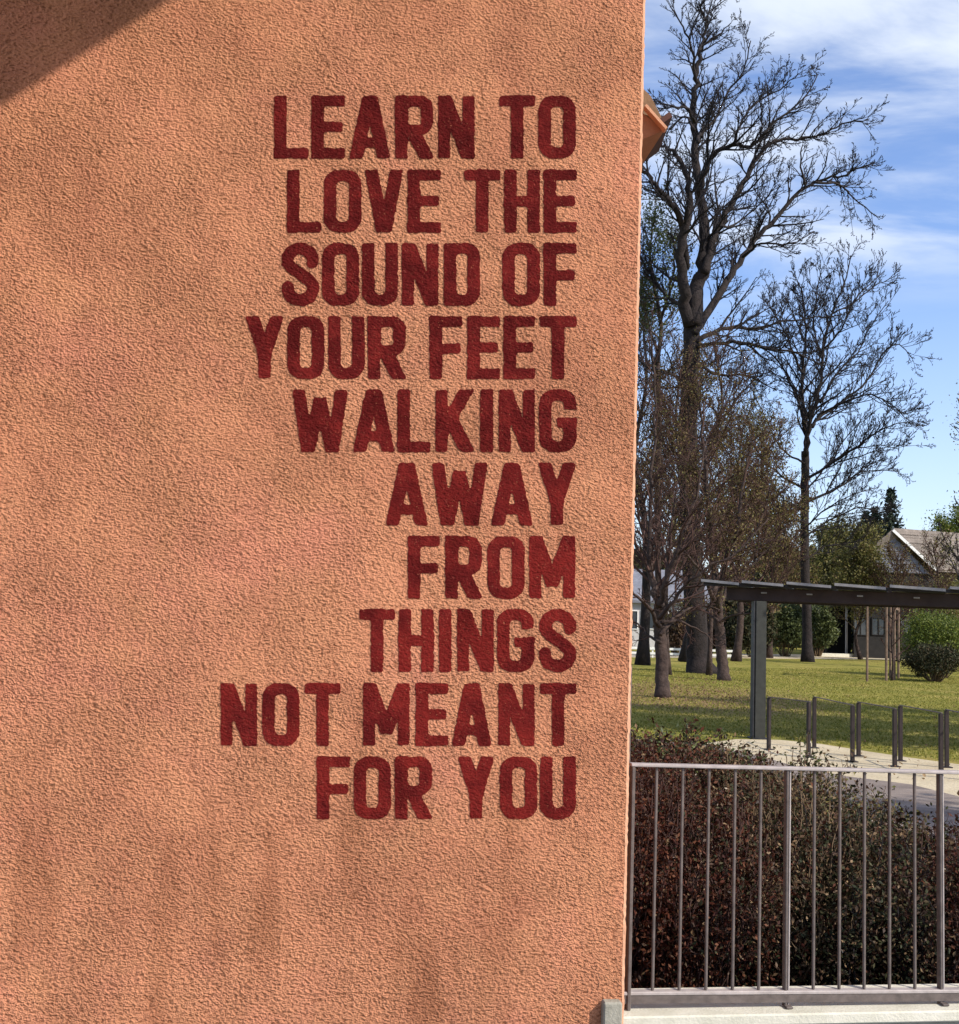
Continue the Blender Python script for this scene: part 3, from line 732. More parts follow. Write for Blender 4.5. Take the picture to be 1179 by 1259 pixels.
# ------------------------------------------------------------------ shrub bed between terrace and footpath
def bed_edge(x): pass
sb = [(x, y) for x, y in ((-1.2, 4.75), (6.5, 5.7), (6.5, 7.2), (3.2, 7.6), (2.2, 10.2), (1.6, 14.5), (0.2, 15.5), (-1.5, 15))]
sheet('soil_bed', [tuple((LP(-0.5, b0d + .005, 0))[:2]), tuple((LP(8, b0d + .005, 0))[:2]), g(1500, 1080), g(1179, 1040), g(1060, 1010), g(1010, 975), g(930, 935), g(860, 918), g(780, 911), g(700, 911)], LZ + 0.012, m_soil)
def shrub(px, ptop, Y, rx, ry, mats, n, leaf, label, twigmat, ntw=60, group=None, aspect=.5, over=1.0, name='shrub', pale=0):
    top = P(px, ptop, Y); base = Vector((top.x, Y, LZ)); H = top.z - LZ
    r = empty(name, base, label, 'shrub', group)
    # stems rising fan-wise from the foot
    sg = Segs(); tips = []
    for i in range(ntw):
        a = RNG.uniform(0, 6.283); q_ = math.sqrt(RNG.uniform(0, 1)); tx, ty = rx * q_ * math.cos(a), ry * q_ * math.sin(a)
        hz = H * (1 - 0.35 * q_ ** 2) * RNG.uniform(.75, 1.18)
        p0 = np.array([base.x + tx * .25, base.y + ty * .25, LZ]); p3 = np.array([base.x + tx, base.y + ty, LZ + hz])
        mid = (p0 + p3) / 2 + np.array([tx * .15, ty * .15, .05]); q = smooth_path([p0, mid, p3], 4, .012)
        rs = taper(len(q), .009, .003); sg.line(q, rs)
        sprout(sg, q, rs, .32, 1, 5, .55, .9, .15, .0022, .15, .35, tips)
    sg.build('stems', twigmat, r, 3, 'stuff')
    k = int(n * .62); a = RNG.uniform(0, 6.283, k); q_ = np.sqrt(RNG.uniform(0, 1, k)); z_ = RNG.uniform(0, 1, k) ** .6
    lump = 1 + .16 * np.sin(a * 3 + Y) + .1 * np.sin(a * 7 + px)
    C = np.stack([base.x + rx * q_ * np.cos(a) * lump, base.y + ry * q_ * np.sin(a) * lump, LZ + z_ * H * (1 - .38 * q_ ** 2) * lump ** .4], 1)
    T = np.array(tips); T = T[RNG.integers(0, len(T), n - k)] + RNG.normal(0, .035, (n - k, 3))
    C = np.concatenate([C, T]); RNG.shuffle(C)
    ms = mats if isinstance(mats, list) else [(mats, 1.0)]
    i = 0
    for mt, fr_ in ms:
        j = i + int(fr_ * len(C)); leaves('foliage', C[i:j], leaf, mt, r, aspect); i = j
    if pale:
        idx = RNG.integers(0, len(T), pale)
        leaves('dry_leaves', T[idx] + RNG.normal(0, .03, (pale, 3)), leaf * .75, m_leaf_pale, r, .5)
    return r
GRP = 'shrubs packed together behind the railing'
B, DK, BRW = m_leaf_burg, m_leaf_dk, m_leaf_br
shrub(752, 955, 5.75, .55, .5, [(B, .9), (BRW, .1)], 19000, .0118, 'dark burgundy shrub closest to the wall corner behind the railing', m_twig_r, 90, GRP, pale=26)
shrub(850, 965, 5.9, .50, .55, [(B, .6), (BRW, .25), (DK, .15)], 19000, .0118, 'burgundy and brown shrub behind the second and third railing bars', m_twig_r, 90, GRP, pale=26)
shrub(950, 968, 6.1, .55, .55, [(BRW, .45), (DK, .4), (B, .15)], 19000, .0122, 'mixed green and brown shrub behind the first railing post', m_twig_b, 90, GRP, pale=26)
shrub(1045, 1010, 6.0, .52, .5, [(DK, .65), (BRW, .35)], 19000, .0125, 'dark green leaved shrub right of the first railing post', m_twig, 60, GRP, pale=26)
shrub(1150, 1046, 6.0, .6, .5, [(BRW, .35), (B, .6), (DK, .05)], 19000, .0118, 'low dark brown shrub behind the second railing post', m_twig_r, 90, GRP, pale=4)
shrub(1270, 1046, 6.1, .6, .55, [(BRW, .6), (B, .4)], 9000, .018, 'low brown shrub at the right edge of the photo', m_twig_r, 40, GRP)
shrub(805, 916, 8.2, .85, .7, [(B, .65), (BRW, .35)], 19000, .0145, 'reddish brown shrub rising above the rail beside the wall', m_twig_r, 70, GRP)
shrub(905, 940, 8.0, .8, .6, [(BRW, .5), (DK, .5)], 19000, .0145, 'brown green shrub just below the rail in the middle distance', m_twig_b, 70, GRP, pale=70)
shrub(1010, 962, 7.4, .7, .5, [(m_leaf_yg, .25), (DK, .45), (BRW, .3)], 19000, .014, 'green shrub with pale leaves spilling towards the footpath', m_twig_b, 90, GRP, pale=170)
shrub(1120, 1034, 7.0, .7, .4, [(BRW, .6), (DK, .4)], 9000, .02, 'flat brown shrub along the footpath edge', m_twig_r, 50, GRP)
shrub(800, 905, 12.0, 1.2, .9, [(B, .3), (BRW, .35), (m_leaf_ivy, .35)], 13000, .028, 'farthest green and brown shrub against the lawn by the wall', m_twig_b, 90, GRP)
# the open little shrub that pokes above the rail in front of the gravel
sp_ = empty('sapling_shrub', Vector((P(990, 950, 8.6).x, 8.6, LZ)), 'open leafy shrub tip poking above the rail before the pale gravel', 'shrub')
sg = Segs(); tips = []
for (x, y) in ((992, 906), (975, 922), (1008, 925), (984, 912), (1000, 918), (967, 930), (1018, 934)):
    e = np.array(P(x, y, 8.6 + random.uniform(-.15, .15))); b0_ = np.array([sp_.location.x, 8.6, LZ]); mid = b0_ * .5 + e * .5 + np.array([(e[0] - b0_[0]) * .25, 0, 0])
    q = smooth_path([b0_, mid, e], 4, .01); rs = taper(len(q), .007, .003); sg.line(q, rs); sprout(sg, q, rs, .13, 0, 9, .5, .9, .1, .002, .15, .45, tips)
sg.build('stems', m_twig_b, sp_, 4, 'stuff'); T = np.array(tips)
leaves('foliage', np.concatenate([T + RNG.normal(0, .012, T.shape) for _ in range(2)]), .022, m_leaf_ivy, sp_, .45)
leaves('dry_leaves', T[::3] + RNG.normal(0, .02, T[::3].shape), .018, m_leaf_pale, sp_, .5)

# ------------------------------------------------------------------ bicycle stands on the gravel
def stand(xa, ya, xb, yb, label):
    a, b = G(xa, ya, LZ), G(xb, yb, LZ); h_ = 0.86; r = empty('bicycle_stand', a, label, 'bicycle stand', 'bicycle stands on the gravel')
    d = (b - a).normalized(); z = Vector((0, 0, 1))
    for p in (a, b):
        m = MB(); m.bar(p, p + z * (h_ - .026), .06, .05, up=d, r=.006); lg = m.build('leg', m_rack, r)
        m = MB(); m.box(p + z * .012, d * .07, d.cross(z) * .07, z * .006, .003); m.build('foot_plate', m_rack, lg)
    m = MB(); m.bar(a + z * (h_ - .015) - d * .03, b + z * (h_ - .015) + d * .03, .03, .014, r=.004); m.build('top_bar', m_steel, r)  # paler steel on top: sun on the bar put into the colour
stand(945, 922, 994, 931, 'leftmost dark bicycle stand beside the pergola post')
stand(1001, 920, 1048, 937, 'second dark bicycle stand from the pergola post')
stand(1055.5, 930, 1100, 943, 'third dark bicycle stand from the pergola post')
stand(1107, 936, 1157, 951, 'fourth dark bicycle stand, behind the right railing post')
stand(1164, 944, 1216, 962, 'dark bicycle stand cut by the right edge of the photo')

# ------------------------------------------------------------------ pergola
pg = empty('pergola', G(932, 908, LZ), 'dark steel pergola with shingled flat roof panels over the bicycle stands', 'pergola')
kx = [(862, 712), (912, 713.6), (967, 715.3), (1026, 717), (1094, 719), (1168, 721)]
def kY(k): return 20.8 - 0.30 * k
def kP(k, dy=0.0):
    if k <= 5:
        i = int(k) if k < 5 else 4; f_ = k - i
        X = [np.array(P(*kx[j], kY(j))) for j in (i, i + 1)]; p_ = X[0] * (1 - f_) + X[1] * f_
    else:
        X = [np.array(P(*kx[j], kY(j))) for j in (4, 5)]; p_ = X[1] + (X[1] - X[0]) * (k - 5)
    return Vector(p_) + Vector((0, 0, dy))
bd = (kP(5) - kP(0)).normalized(); bdh = Vector((bd.x, bd.y, 0)).normalized(); acr = Vector((-bdh.y, bdh.x, 0))
if acr.x < 0: acr = -acr                                    # to the right and away
z = Vector((0, 0, 1)); NP = 9
for k in range(NP):
    a = kP(k); b = kP(k + 0.93) - z * 0.045
    m = MB(); th = 0.05
    m.hexa([a - z * th, b - z * th, b - z * th + acr * 1.9, a - z * th + acr * 1.9], [a, b, b + acr * 1.9, a + acr * 1.9])
    rp = m.build('roof_panel', m_panel, pg)
    m = MB(); o_ = -acr * .012
    m.hexa([a - z * (th * .85) + o_ * 1, b - z * (th * .85) + o_, b - z * (th * .85) - acr * .002, a - z * (th * .85) - acr * .002], [a + o_ + z * .004, b + o_ + z * .004, b - acr * .002 + z * .004, a - acr * .002 + z * .004]); m.build('edge_trim', m_trim, rp)
ba = kP(0.55) - z * .235 + acr * .42; bb = kP(NP - .2) - z * .235 + acr * .42
for off, nm in ((0, 'beam'), (1.4, 'beam')):
    m = MB(); m.bar(ba + acr * off, bb + acr * off, .12, .24, r=.008); m.build('beam', m_beam, pg)
m = MB(); m.bar(kP(.05) - z * .085 + acr * .1, kP(NP) - z * .085 + acr * .1, .05, .06); m.build('purlin', m_dark, pg)
for k in range(1, NP):
    for q_ in (0.45,):
        c_ = kP(k + q_) - z * .20 + acr * .33
        m = MB(); m.box(c_, bd * .05, acr * .016, z * .014, .004); m.build('bracket', m_trim, pg)
for xa in (932, 1290):
    if xa == 932: f_ = G(932, 908, LZ); kk = 1.35
    else: kk = 7.4; t_ = kP(kk) + acr * .42; f_ = Vector((t_.x, t_.y, LZ))
    tp = kP(kk) - z * .36 + acr * .42
    f_ = Vector((tp.x, tp.y, LZ)) if xa != 932 else f_
    top = Vector((f_.x, f_.y, tp.z))
    m = MB(); m.bar(f_, top, .20, .20, up=WT, r=.01); po = m.build('post', m_green, pg)
    m = MB(); sd2 = Vector((-1, -.1, 0)).normalized()
    m.box((f_ + top) / 2 - Vector((.112, -.0, 0)), Vector((.010, 0, 0)), Vector((0, .1, 0)), z * ((top - f_).length / 2 - .002)); m.build('flange', m_dark, po)
    m = MB(); m.box(f_ + z * .01, Vector((.16, 0, 0)), Vector((0, .16, 0)), z * .01, .004); m.build('base_plate', m_dark, po)

# ------------------------------------------------------------------ trees
def tree(name, label, trunk_px, Y, trunk_r, limbs, bark, twig, twig_len, nch, lvl, rmin, group=None, foliage=None, cat='tree', spread=.8, up=.15, flare=1.5, dead=0.0):
    base = G(trunk_px[0][0], trunk_px[0][1], LZ); r = empty(name, Vector((base.x, Y, LZ)), label, cat, group)
    tp = pxpath(trunk_px, Y, .3, 5, trunk_r[0] * .05); tp[0][2] = LZ - .05; tp[0][1] = Y
    rs = [trunk_r[0] + (trunk_r[1] - trunk_r[0]) * (i / (len(tp) - 1)) ** .7 for i in range(len(tp))]
    for i in range(len(rs)): rs[i] *= 1 + (flare - 1) * math.exp(-i * .9)
    tp[1][1] = Y
    big_tube('trunk', tp, rs, bark, r, 12)
    sg = Segs(); tips = []
    for pp, r0_, r1_, dep in limbs:
        q = pxpath(pp, Y, dep, 4, r0_ * .10 + .02); lr = taper(len(q), r0_, r1_)
        big_tube('limb', q, lr, bark, r, 7)
        L = sum(np.linalg.norm(q[i + 1] - q[i]) for i in range(len(q) - 1))
        sprout(sg, q, lr, min(twig_len, L * .6), lvl, max(5, int(nch * L / twig_len * .55)), .56, spread, up, rmin, .15, .1, tips)
    o = sg.build('twigs', twig, r, 3, 'stuff')
    if foliage and tips:
        T = np.array(tips); mt, n_, sz, jt = foliage
        T = T[RNG.integers(0, len(T), n_)] + RNG.normal(0, jt, (n_, 3)); leaves('buds', T, sz, mt, r, .6)
    print('TREE', name, len(sg.a)); return r

main_limbs = [
 ([(852, 400), (855, 360), (862, 330), (866, 300), (863, 263), (858, 231), (856, 199), (853, 160), (851, 124), (856, 96), (859, 67), (863, 50), (867, 28), (860, 6)], .42, .05, 1.5),
 ([(848, 400), (838, 350), (836, 313), (843, 274), (847, 245), (845, 220), (835, 195), (817, 181), (806, 172)], .34, .05, -1.5),
 ([(843, 330), (836, 270), (820, 245), (806, 227), (790, 210), (775, 185)], .26, .08, -3),
 ([(866, 335), (874, 306), (884, 277), (902, 249), (913, 224), (927, 199), (941, 181), (959, 172), (987, 170), (1009, 165), (1037, 153), (1069, 146)], .30, .03, 2),
 ([(858, 245), (867, 210), (881, 188), (902, 178), (927, 178), (945, 156), (963, 142), (987, 121), (1005, 92)], .22, .03, -2),
 ([(902, 178), (909, 156), (927, 128), (959, 110), (982, 90)], .11, .025, 2),
 ([(852, 410), (870, 385), (895, 345), (913, 316), (934, 288), (959, 263), (980, 238), (1002, 224), (1030, 217), (1051, 210), (1076, 199)], .32, .03, 3),
 ([(990, 228), (984, 199), (987, 178)], .08, .03, 0), ([(1002, 224), (1030, 227), (1051, 245), (1078, 266)], .10, .025, 1),
 ([(858, 175), (861, 167), (881, 142), (895, 114), (913, 89), (923, 50)], .15, .03, 2),
 ([(855, 100), (851, 60), (840, 35), (824, 8)], .11, .03, -1), ([(859, 62), (863, 57), (884, 43), (899, 28)], .09, .025, 1), ([(866, 25), (869, 18), (881, 7), (902, -4)], .07, .02, 1),
 ([(854, 150), (847, 135), (827, 131), (803, 122)], .12, .03, -1.5), ([(854, 160), (842, 143), (831, 150), (820, 163)], .10, .03, 1),
 ([(856, 420), (895, 404), (930, 404), (973, 394), (1032, 388)], .18, .03, 2), ([(856, 426), (902, 420), (938, 427), (980, 434), (1010, 450)], .15, .03, -2),
 ([(852, 440), (880, 460), (915, 462), (955, 480)], .14, .03, 4), ([(850, 480), (825, 460), (800, 455), (780, 440)], .14, .04, -3),
 ([(850, 560), (880, 530), (905, 490), (925, 470)], .14, .03, 3), ([(846, 380), (815, 360), (795, 330), (780, 300)], .16, .04, 2),
 ([(884, 277), (905, 275), (935, 250), (955, 228)], .09, .025, 2), ([(913, 316), (935, 300), (970, 300), (1000, 285)], .10, .025, -2)]
tree('giant_bare_tree', 'tallest bare tree with thick forked trunk rising beside the wall edge', [(862, 829), (857, 790), (851, 700), (847, 600), (847, 500), (850, 440), (851, 405), (854, 380)], 48, (.50, .34), [(a, b * (.9 if i_ < 2 else .68), c * .8, d) for i_, (a, b, c, d) in enumerate(main_limbs)], m_bark, m_twig, 2.9, 16, 3, .0115, flare=1.7)

d_limbs = [
 ([(990, 560), (991, 546), (987, 493), (987, 450), (991, 404), (987, 368), (980, 345)], .30, .04, 1),
 ([(991, 560), (994, 529), (1005, 490), (1010, 458), (1012, 422), (1023, 387), (1037, 351), (1046, 314)], .27, .04, -1.5),
 ([(988, 520), (984, 500), (966, 458), (945, 433), (918, 420)], .18, .04, 2),
 ([(999, 525), (1005, 514), (1037, 493), (1066, 468), (1087, 433), (1106, 424), (1122, 441)], .18, .03, 2),
 ([(990, 590), (1026, 568), (1062, 543), (1092, 524), (1118, 519)], .17, .03, -2),
 ([(990, 618), (1037, 596), (1058, 580), (1104, 578)], .16, .03, 2),
 ([(1008, 495), (1030, 458), (1055, 433), (1066, 408), (1092, 370)], .14, .03, 2),
 ([(1006, 510), (1062, 486), (1092, 495), (1118, 517)], .12, .03, -3),
 ([(1012, 430), (1035, 405), (1050, 370), (1085, 335)], .12, .03, -2), ([(1025, 385), (1050, 372), (1075, 352), (1100, 340)], .1, .03, 1),
 ([(987, 460), (970, 420), (955, 390), (940, 370)], .13, .03, -1), ([(989, 420), (975, 385), (962, 360)], .11, .03, 1), ([(1010, 440), (1000, 400), (1005, 360), (1010, 330)], .12, .03, 1),
 ([(988, 600), (960, 585), (935, 560), (915, 530)], .15, .03, 2), ([(988, 640), (960, 640), (930, 630), (905, 600)], .14, .03, -2),
 ([(989, 660), (1020, 640), (1055, 625), (1085, 630)], .12, .03, 1), ([(1030, 568), (1060, 560), (1090, 550), (1120, 548)], .09, .02, -2),
 ([(989, 690), (1015, 672), (1045, 668), (1070, 655)], .10, .025, 1),
 ([(989, 570), (960, 550), (940, 510), (925, 480)], .12, .03, 1), ([(990, 605), (1015, 575), (1035, 545), (1060, 515)], .11, .03, 2), ([(990, 650), (1010, 630), (1040, 612), (1075, 600)], .10, .025, -2), ([(989, 630), (965, 615), (945, 590)], .1, .025, -1)]
tree('slender_bare_tree', 'bare tree with upswept twigs standing in the open lawn centre right', [(993, 811), (992, 760), (990, 700), (989, 640), (990, 585), (990, 555)], 70, (.30, .24), [(a, b * .62, c * .8, d) for a, b, c, d in d_limbs], m_bark, m_twig, 3.6, 17, 3, .0150, flare=1.5, up=.22)

b_limbs = [
 ([(810, 745), (802, 716), (798, 688), (800, 640), (803, 560), (806, 480), (799, 400)], .12, .02, .6),
 ([(811, 745), (817, 720), (832, 678), (842, 650), (858, 600), (870, 540)], .10, .02, -.8),
 ([(808, 735), (795, 700), (780, 670), (765, 640)], .08, .02, .6), ([(811, 770), (795, 745), (775, 725), (755, 712)], .07, .02, -1),
 ([(812, 780), (835, 755), (860, 745), (885, 750)], .06, .015, 1), ([(811, 760), (835, 730), (868, 700), (909, 676), (945, 638)], .07, .015, -1),
 ([(810, 735), (822, 690), (825, 640), (835, 580)], .07, .02, 1), ([(812, 790), (795, 780), (780, 765), (765, 770)], .05, .015, 1), ([(813, 765), (840, 765), (862, 775), (880, 795)], .05, .012, .5)]
tree('near_bare_tree', 'nearest young bare tree with spreading low twigs just beside the wall', [(815, 855), (814, 830), (813, 800), (811, 770), (810, 742)], 31, (.20, .15), b_limbs, m_bark2, m_twig_r, 2.2, 11, 3, .0075, flare=1.25, up=.12)
c_limbs = [
 ([(882, 748), (878, 700), (872, 640), (868, 580), (862, 520), (858, 470)], .16, .03, 1), ([(882, 748), (890, 700), (905, 650), (915, 590), (925, 540)], .13, .03, -1),
 ([(883, 752), (900, 715), (930, 690), (962, 655)], .10, .02, 1.5), ([(881, 740), (865, 705), (845, 680), (825, 660)], .10, .02, -1.5),
 ([(880, 715), (905, 680), (935, 640), (950, 590)], .09, .02, 2), ([(876, 680), (855, 640), (840, 600), (835, 560)], .09, .02, 1), ([(885, 765), (905, 755), (930, 752), (950, 735)], .06, .015, -1), ([(884, 765), (865, 750), (845, 748), (825, 760)], .06, .015, 1)]
tree('russet_budding_tree', 'budding tree with russet haze and sunlit right side of its trunk', [(890, 836), (888, 815), (886, 790), (884, 770), (882, 745)], 42, (.22, .18), c_limbs, m_bark2, m_twig_r, 2.9, 10, 3, .009, foliage=(m_leaf_bud, 9000, .05, .12), flare=1.3)

# trees farther back that thicken the mass behind
def wild(name, label, px, pbase, Y, H, r0_, nl, L, bark, twig, rmin, foliage=None, group='trees at the back of the park', lvl=2, up=.2, nch=8, lean=0.0, spread=.8):
    base = P(px, pbase, Y); base.z = LZ; r = empty(name, base, label, 'tree', group)
    b0_ = np.array(base); tp = [b0_ + np.array([lean * k * H + RNG.normal(0, .02) * H * (k > 0), RNG.normal(0, .01) * H * (k > 0), H * k * .9]) for k in (0, .2, .4, .6, .8, 1)]
    tp = smooth_path(tp, 3); rs = taper(len(tp), r0_, .04); rs[0] *= 1.35
    big_tube('trunk', tp, rs, bark, r, 8)
    sg = Segs(); tips = []
    n = len(tp)
    for i in range(nl):
        f_ = .22 + .74 * (i + random.random()) / nl; x = f_ * (n - 1); k = int(x); p0 = tp[k] + (tp[min(k + 1, n - 1)] - tp[k]) * (x - k)
        az_ = i * 2.4 + random.random(); ll = L * (1.15 - .75 * f_) * random.uniform(.75, 1.15)
        d = nrm(np.array([math.cos(az_), math.sin(az_), .35 + up * 2 + f_ * .6])); q = [p0]; 
        for s_ in range(5): d = nrm(d + RNG.normal(size=3) * .12 + UP * up * .4); q.append(q[-1] + d * ll / 5)
        lr = taper(6, max(.03, r0_ * .42 * (1.1 - f_)), .02); sg.line(q, lr); sprout(sg, q, lr, ll * .5, lvl - 1, nch, .56, spread, up, rmin, .15, .15, tips)
    sg.build('branches', twig, r, 3, 'stuff')
    if foliage:
        T = np.array(tips); mt, n_, sz, jt = foliage; T = T[RNG.integers(0, len(T), n_)] + RNG.normal(0, jt, (n_, 3)); leaves('foliage', T, sz, mt, r, .6)
    print('WILD', name, len(sg.a)); return r
wild('bare_park_tree', 'bare brown tree filling the gap between wall and giant tree', 790, 815, 55, 19, .3, 26, 6.5, m_bark, m_twig_r, .018, (m_leaf_bud, 6000, .05, .25), nch=10)
wild('bare_park_tree', 'russet leafed tree behind the giant trunk', 842, 812, 62, 18, .3, 26, 7, m_bark, m_twig_r, .020, (m_leaf_bud, 11000, .05, .3), nch=10)
wild('bare_park_tree', 'russet tree whose crown stands left of the slender bare tree', 905, 811, 66, 15, .26, 26, 6.0, m_bark2, m_twig_r, .020, (m_leaf_yg, 11000, .055, .3), nch=10)
wild('bare_park_tree', 'ochre budding tree behind the pergola roof', 945, 810, 76, 12, .24, 22, 5, m_bark2, m_twig_b, .022, (m_leaf_bud, 12000, .09, .3), nch=8)
wild('budding_tree', 'yellow green budding tree left of the dark conifers', 1020, 808, 96, 10.5, .22, 22, 4.8, m_bark2, m_twig_b, .025, (m_leaf_yg, 15000, .11, .4), nch=7)
wild('budding_tree', 'low yellow green tree just left of the grey gable', 1050, 808, 100, 8.5, .2, 20, 4.0, m_bark2, m_twig_b, .025, (m_leaf_yg, 12000, .11, .4), nch=7)
wild('budding_tree', 'brown twiggy tree in front of the grey gable', 1104, 812, 78, 8.2, .12, 28, 3.2, m_bark2, m_twig_r, .018, (m_leaf_bud, 5000, .05, .2), nch=8)
wild('budding_tree', 'yellow green tree covering the left slope of the gable', 1058, 810, 80, 9.0, .15, 28, 4.0, m_bark2, m_twig_b, .018, (m_leaf_yg, 15000, .085, .3), nch=8)
wild('budding_tree', 'bare brown tree in front of the tiled roof at right', 1150, 812, 74, 8.6, .14, 24, 3.2, m_bark2, m_twig_r, .016, (m_leaf_bud, 2500, .05, .2), nch=8)
wild('budding_tree', 'yellow green shrub tree below the right end of the white verge', 1160, 812, 79, 5.6, .12, 18, 2.6, m_bark2, m_twig_b, .018, (m_leaf_yg, 7000, .085, .25), nch=7)
wild('budding_tree', 'thin bare tree at the far right edge of the sky', 1206, 815, 62, 17, .25, 28, 3.9, m_bark, m_twig, .02, (m_leaf_yg, 1500, .07, .3), nch=7, up=.25)
wild('spreading_tree', 'broad tree behind the roof at the right edge', 1240, 812, 118, 14, .4, 22, 7, m_bark, m_twig_b, .03, (m_leaf_bush, 16000, .17, .45), nch=7)
# trees standing right of the frame: they throw the bands of shade on the lawn
for i, (x, y, H_) in enumerate(((16.2, 19.4, 11), (13.6, 17.6, 12), (24, 20, 15), (13.5, 6.8, 9))):
    r_ = wild('park_tree', ['tree with dense crown right of the frame near the footpath', 'second tree right of the frame beside the lawn', 'third tree right of the frame far along the lawn', 'small tree right of the frame nearest the terrace'][i],
         700, 900, 30, H_, .28, 24, (3.4, 3.0, 5, 2.8)[i], m_bark, m_twig, .03, (m_leaf_bush, 9000 if i != 3 else 2500, .11, .35), nch=7, group='trees standing right of the frame')
    r_.location = (x, y, LZ)

for x_, Y_, H_, L_, lb in ((822, 45, 13.5, 4.2, 'thin twiggy tree crossing in front of the giant trunk, left side'), (872, 46, 15, 4.6, 'thin twiggy tree crossing in front of the giant trunk, right side'), (934, 52, 12, 4.2, 'twiggy brown tree above the left end of the pergola roof')):
    wild('twiggy_tree', lb, x_, 820, Y_, H_, .11, 30, L_, m_bark2, m_twig_r, .010, (m_leaf_bud, 6000, .035, .2), nch=12)
# ivy and green growth on the left stem of the giant tree
tree('ivy_clad_tree', 'slim tree hung with green ivy right beside the wall edge', [(812, 822), (811, 760), (808, 640), (810, 520), (808, 440)], 50, (.16, .12),
     [([(808, 445), (812, 400), (803, 350), (800, 300), (806, 262)], .12, .03, 1), ([(811, 400), (822, 360), (830, 320), (826, 290)], .08, .03, -1), ([(808, 430), (795, 390), (788, 350)], .08, .03, 1)],
     m_bark2, m_twig_b, 1.8, 9, 2, .012, foliage=(m_leaf_ivy, 7000, .06, .3), group=None)

# conifers
def conifer(px, ptop, Y, wid, label, mat=None):
    top = P(px, ptop, Y); base = Vector((top.x, Y, LZ)); H_ = top.z - LZ; r = empty('conifer', base, label, 'conifer', 'dark conifers behind the house')
    big_tube('trunk', [np.array([base.x, Y, LZ]), np.array([base.x, Y, top.z])], [.25, .03], m_bark, r, 8)
    sg = Segs(); C = []
    nw = int(H_ / .33)
    for i in range(nw):
        f_ = (i + .5) / nw; z_ = LZ + H_ * (.08 + .92 * f_); rr = wid * (1 - f_) ** .85 + .2
        for k in range(9):
            a = k * .7 + i * 1.3 + random.random() * .5; l = rr * random.uniform(.7, 1.15)
            p0 = np.array([base.x, Y, z_]); p1 = p0 + np.array([math.cos(a) * l, math.sin(a) * l, -.22 * l + .05]); sg.add(p0, p1, .03, .01)
            m_ = max(5, int(26 * l / wid)); u_ = RNG.uniform(.15, 1.03, m_)[:, None]; C.append(p0 + (p1 - p0) * u_ + RNG.normal(0, .13, (m_, 3)) - np.array([0, 0, .05]))
    sg.build('branches', m_bark, r, 3, 'stuff'); leaves('foliage', np.concatenate(C), .26, m_leaf_con, r, .4)
conifer(1095, 601, 104, 3.4, 'tallest dark conifer with pointed top behind the gable')
conifer(1076, 624, 106, 2.6, 'middle dark conifer left of the tallest one')
conifer(1064, 630, 106, 2.8, 'leftmost dark conifer behind the budding trees')
wild('budding_tree', 'green leafed tree above the tiled roof at the right edge', 1168, 808, 97, 12.2, .2, 24, 4.4, m_bark2, m_twig_b, .022, (m_leaf_bush, 16000, .11, .4), nch=7)

# bushes and hedges
def bush(px, ptop, pbase, wid, label, mat, n, leaf, depth=None, group=None, name='bush', bark=None, core=True):
    b_ = G(px, pbase, LZ); Y = b_.y; H_ = P(px, ptop, Y).z - LZ; rx = wid / F * Y / 2; ry = depth or rx
    r = empty(name, Vector((b_.x, Y, LZ)), label, 'bush' if name == 'bush' else 'hedge', group)
    sg = Segs(); tips = []
    for i in range(34):
        a = RNG.uniform(0, 6.283); q_ = math.sqrt(RNG.uniform(0, 1)); e = np.array([b_.x + rx * q_ * math.cos(a) * .9, Y + ry * q_ * math.sin(a) * .9, LZ + H_ * RNG.uniform(.5, .98) * (1 - .3 * q_ ** 2)])
        p0 = np.array([b_.x + rx * q_ * math.cos(a) * .2, Y + ry * .2 * q_ * math.sin(a), LZ]); q = smooth_path([p0, (p0 + e) / 2 + RNG.normal(0, .05, 3), e], 3)
        rs = taper(len(q), .03, .008); sg.line(q, rs); sprout(sg, q, rs, H_ * .28, 1, 6, .55, .8, .2, .006, .15, .3, tips)
    sg.build('stems', bark or m_twig_b, r, 3, 'stuff'); T = np.array(tips)
    k = n // 2; T = T[RNG.integers(0, len(T), n - k)] + RNG.normal(0, leaf * 1.2, (n - k, 3))
    # shell of clumps
    nc = 60; u_ = unit(RNG.normal(size=(nc, 3))); u_[:, 2] = np.abs(u_[:, 2]) * 1.0 - .1
    cc = np.stack([b_.x + u_[:, 0] * rx * .85, Y + u_[:, 1] * ry * .85, LZ + H_ * (.42 + u_[:, 2] * .5)], 1) 
    idx = RNG.integers(0, nc, k); C = cc[idx] + RNG.normal(0, 1, (k, 3)) * np.array([rx * .16, ry * .16, H_ * .085])
    C = np.concatenate([T, C]); C = C[C[:, 2] > LZ + .05]
    leaves('foliage', C, leaf, mat, r, .42, droop=(0, 0, .5)); return r
bush(1156, 748, 833, 92, 'large fresh green bush with dark underside at the right edge', m_leaf_bush, 30000, .05)
bush(1150, 790, 838, 74, 'low dark bush added as the shaded underside of the large fresh green one', m_leaf_dk, 12000, .05)  # added dark foliage standing in for shade under the green bush
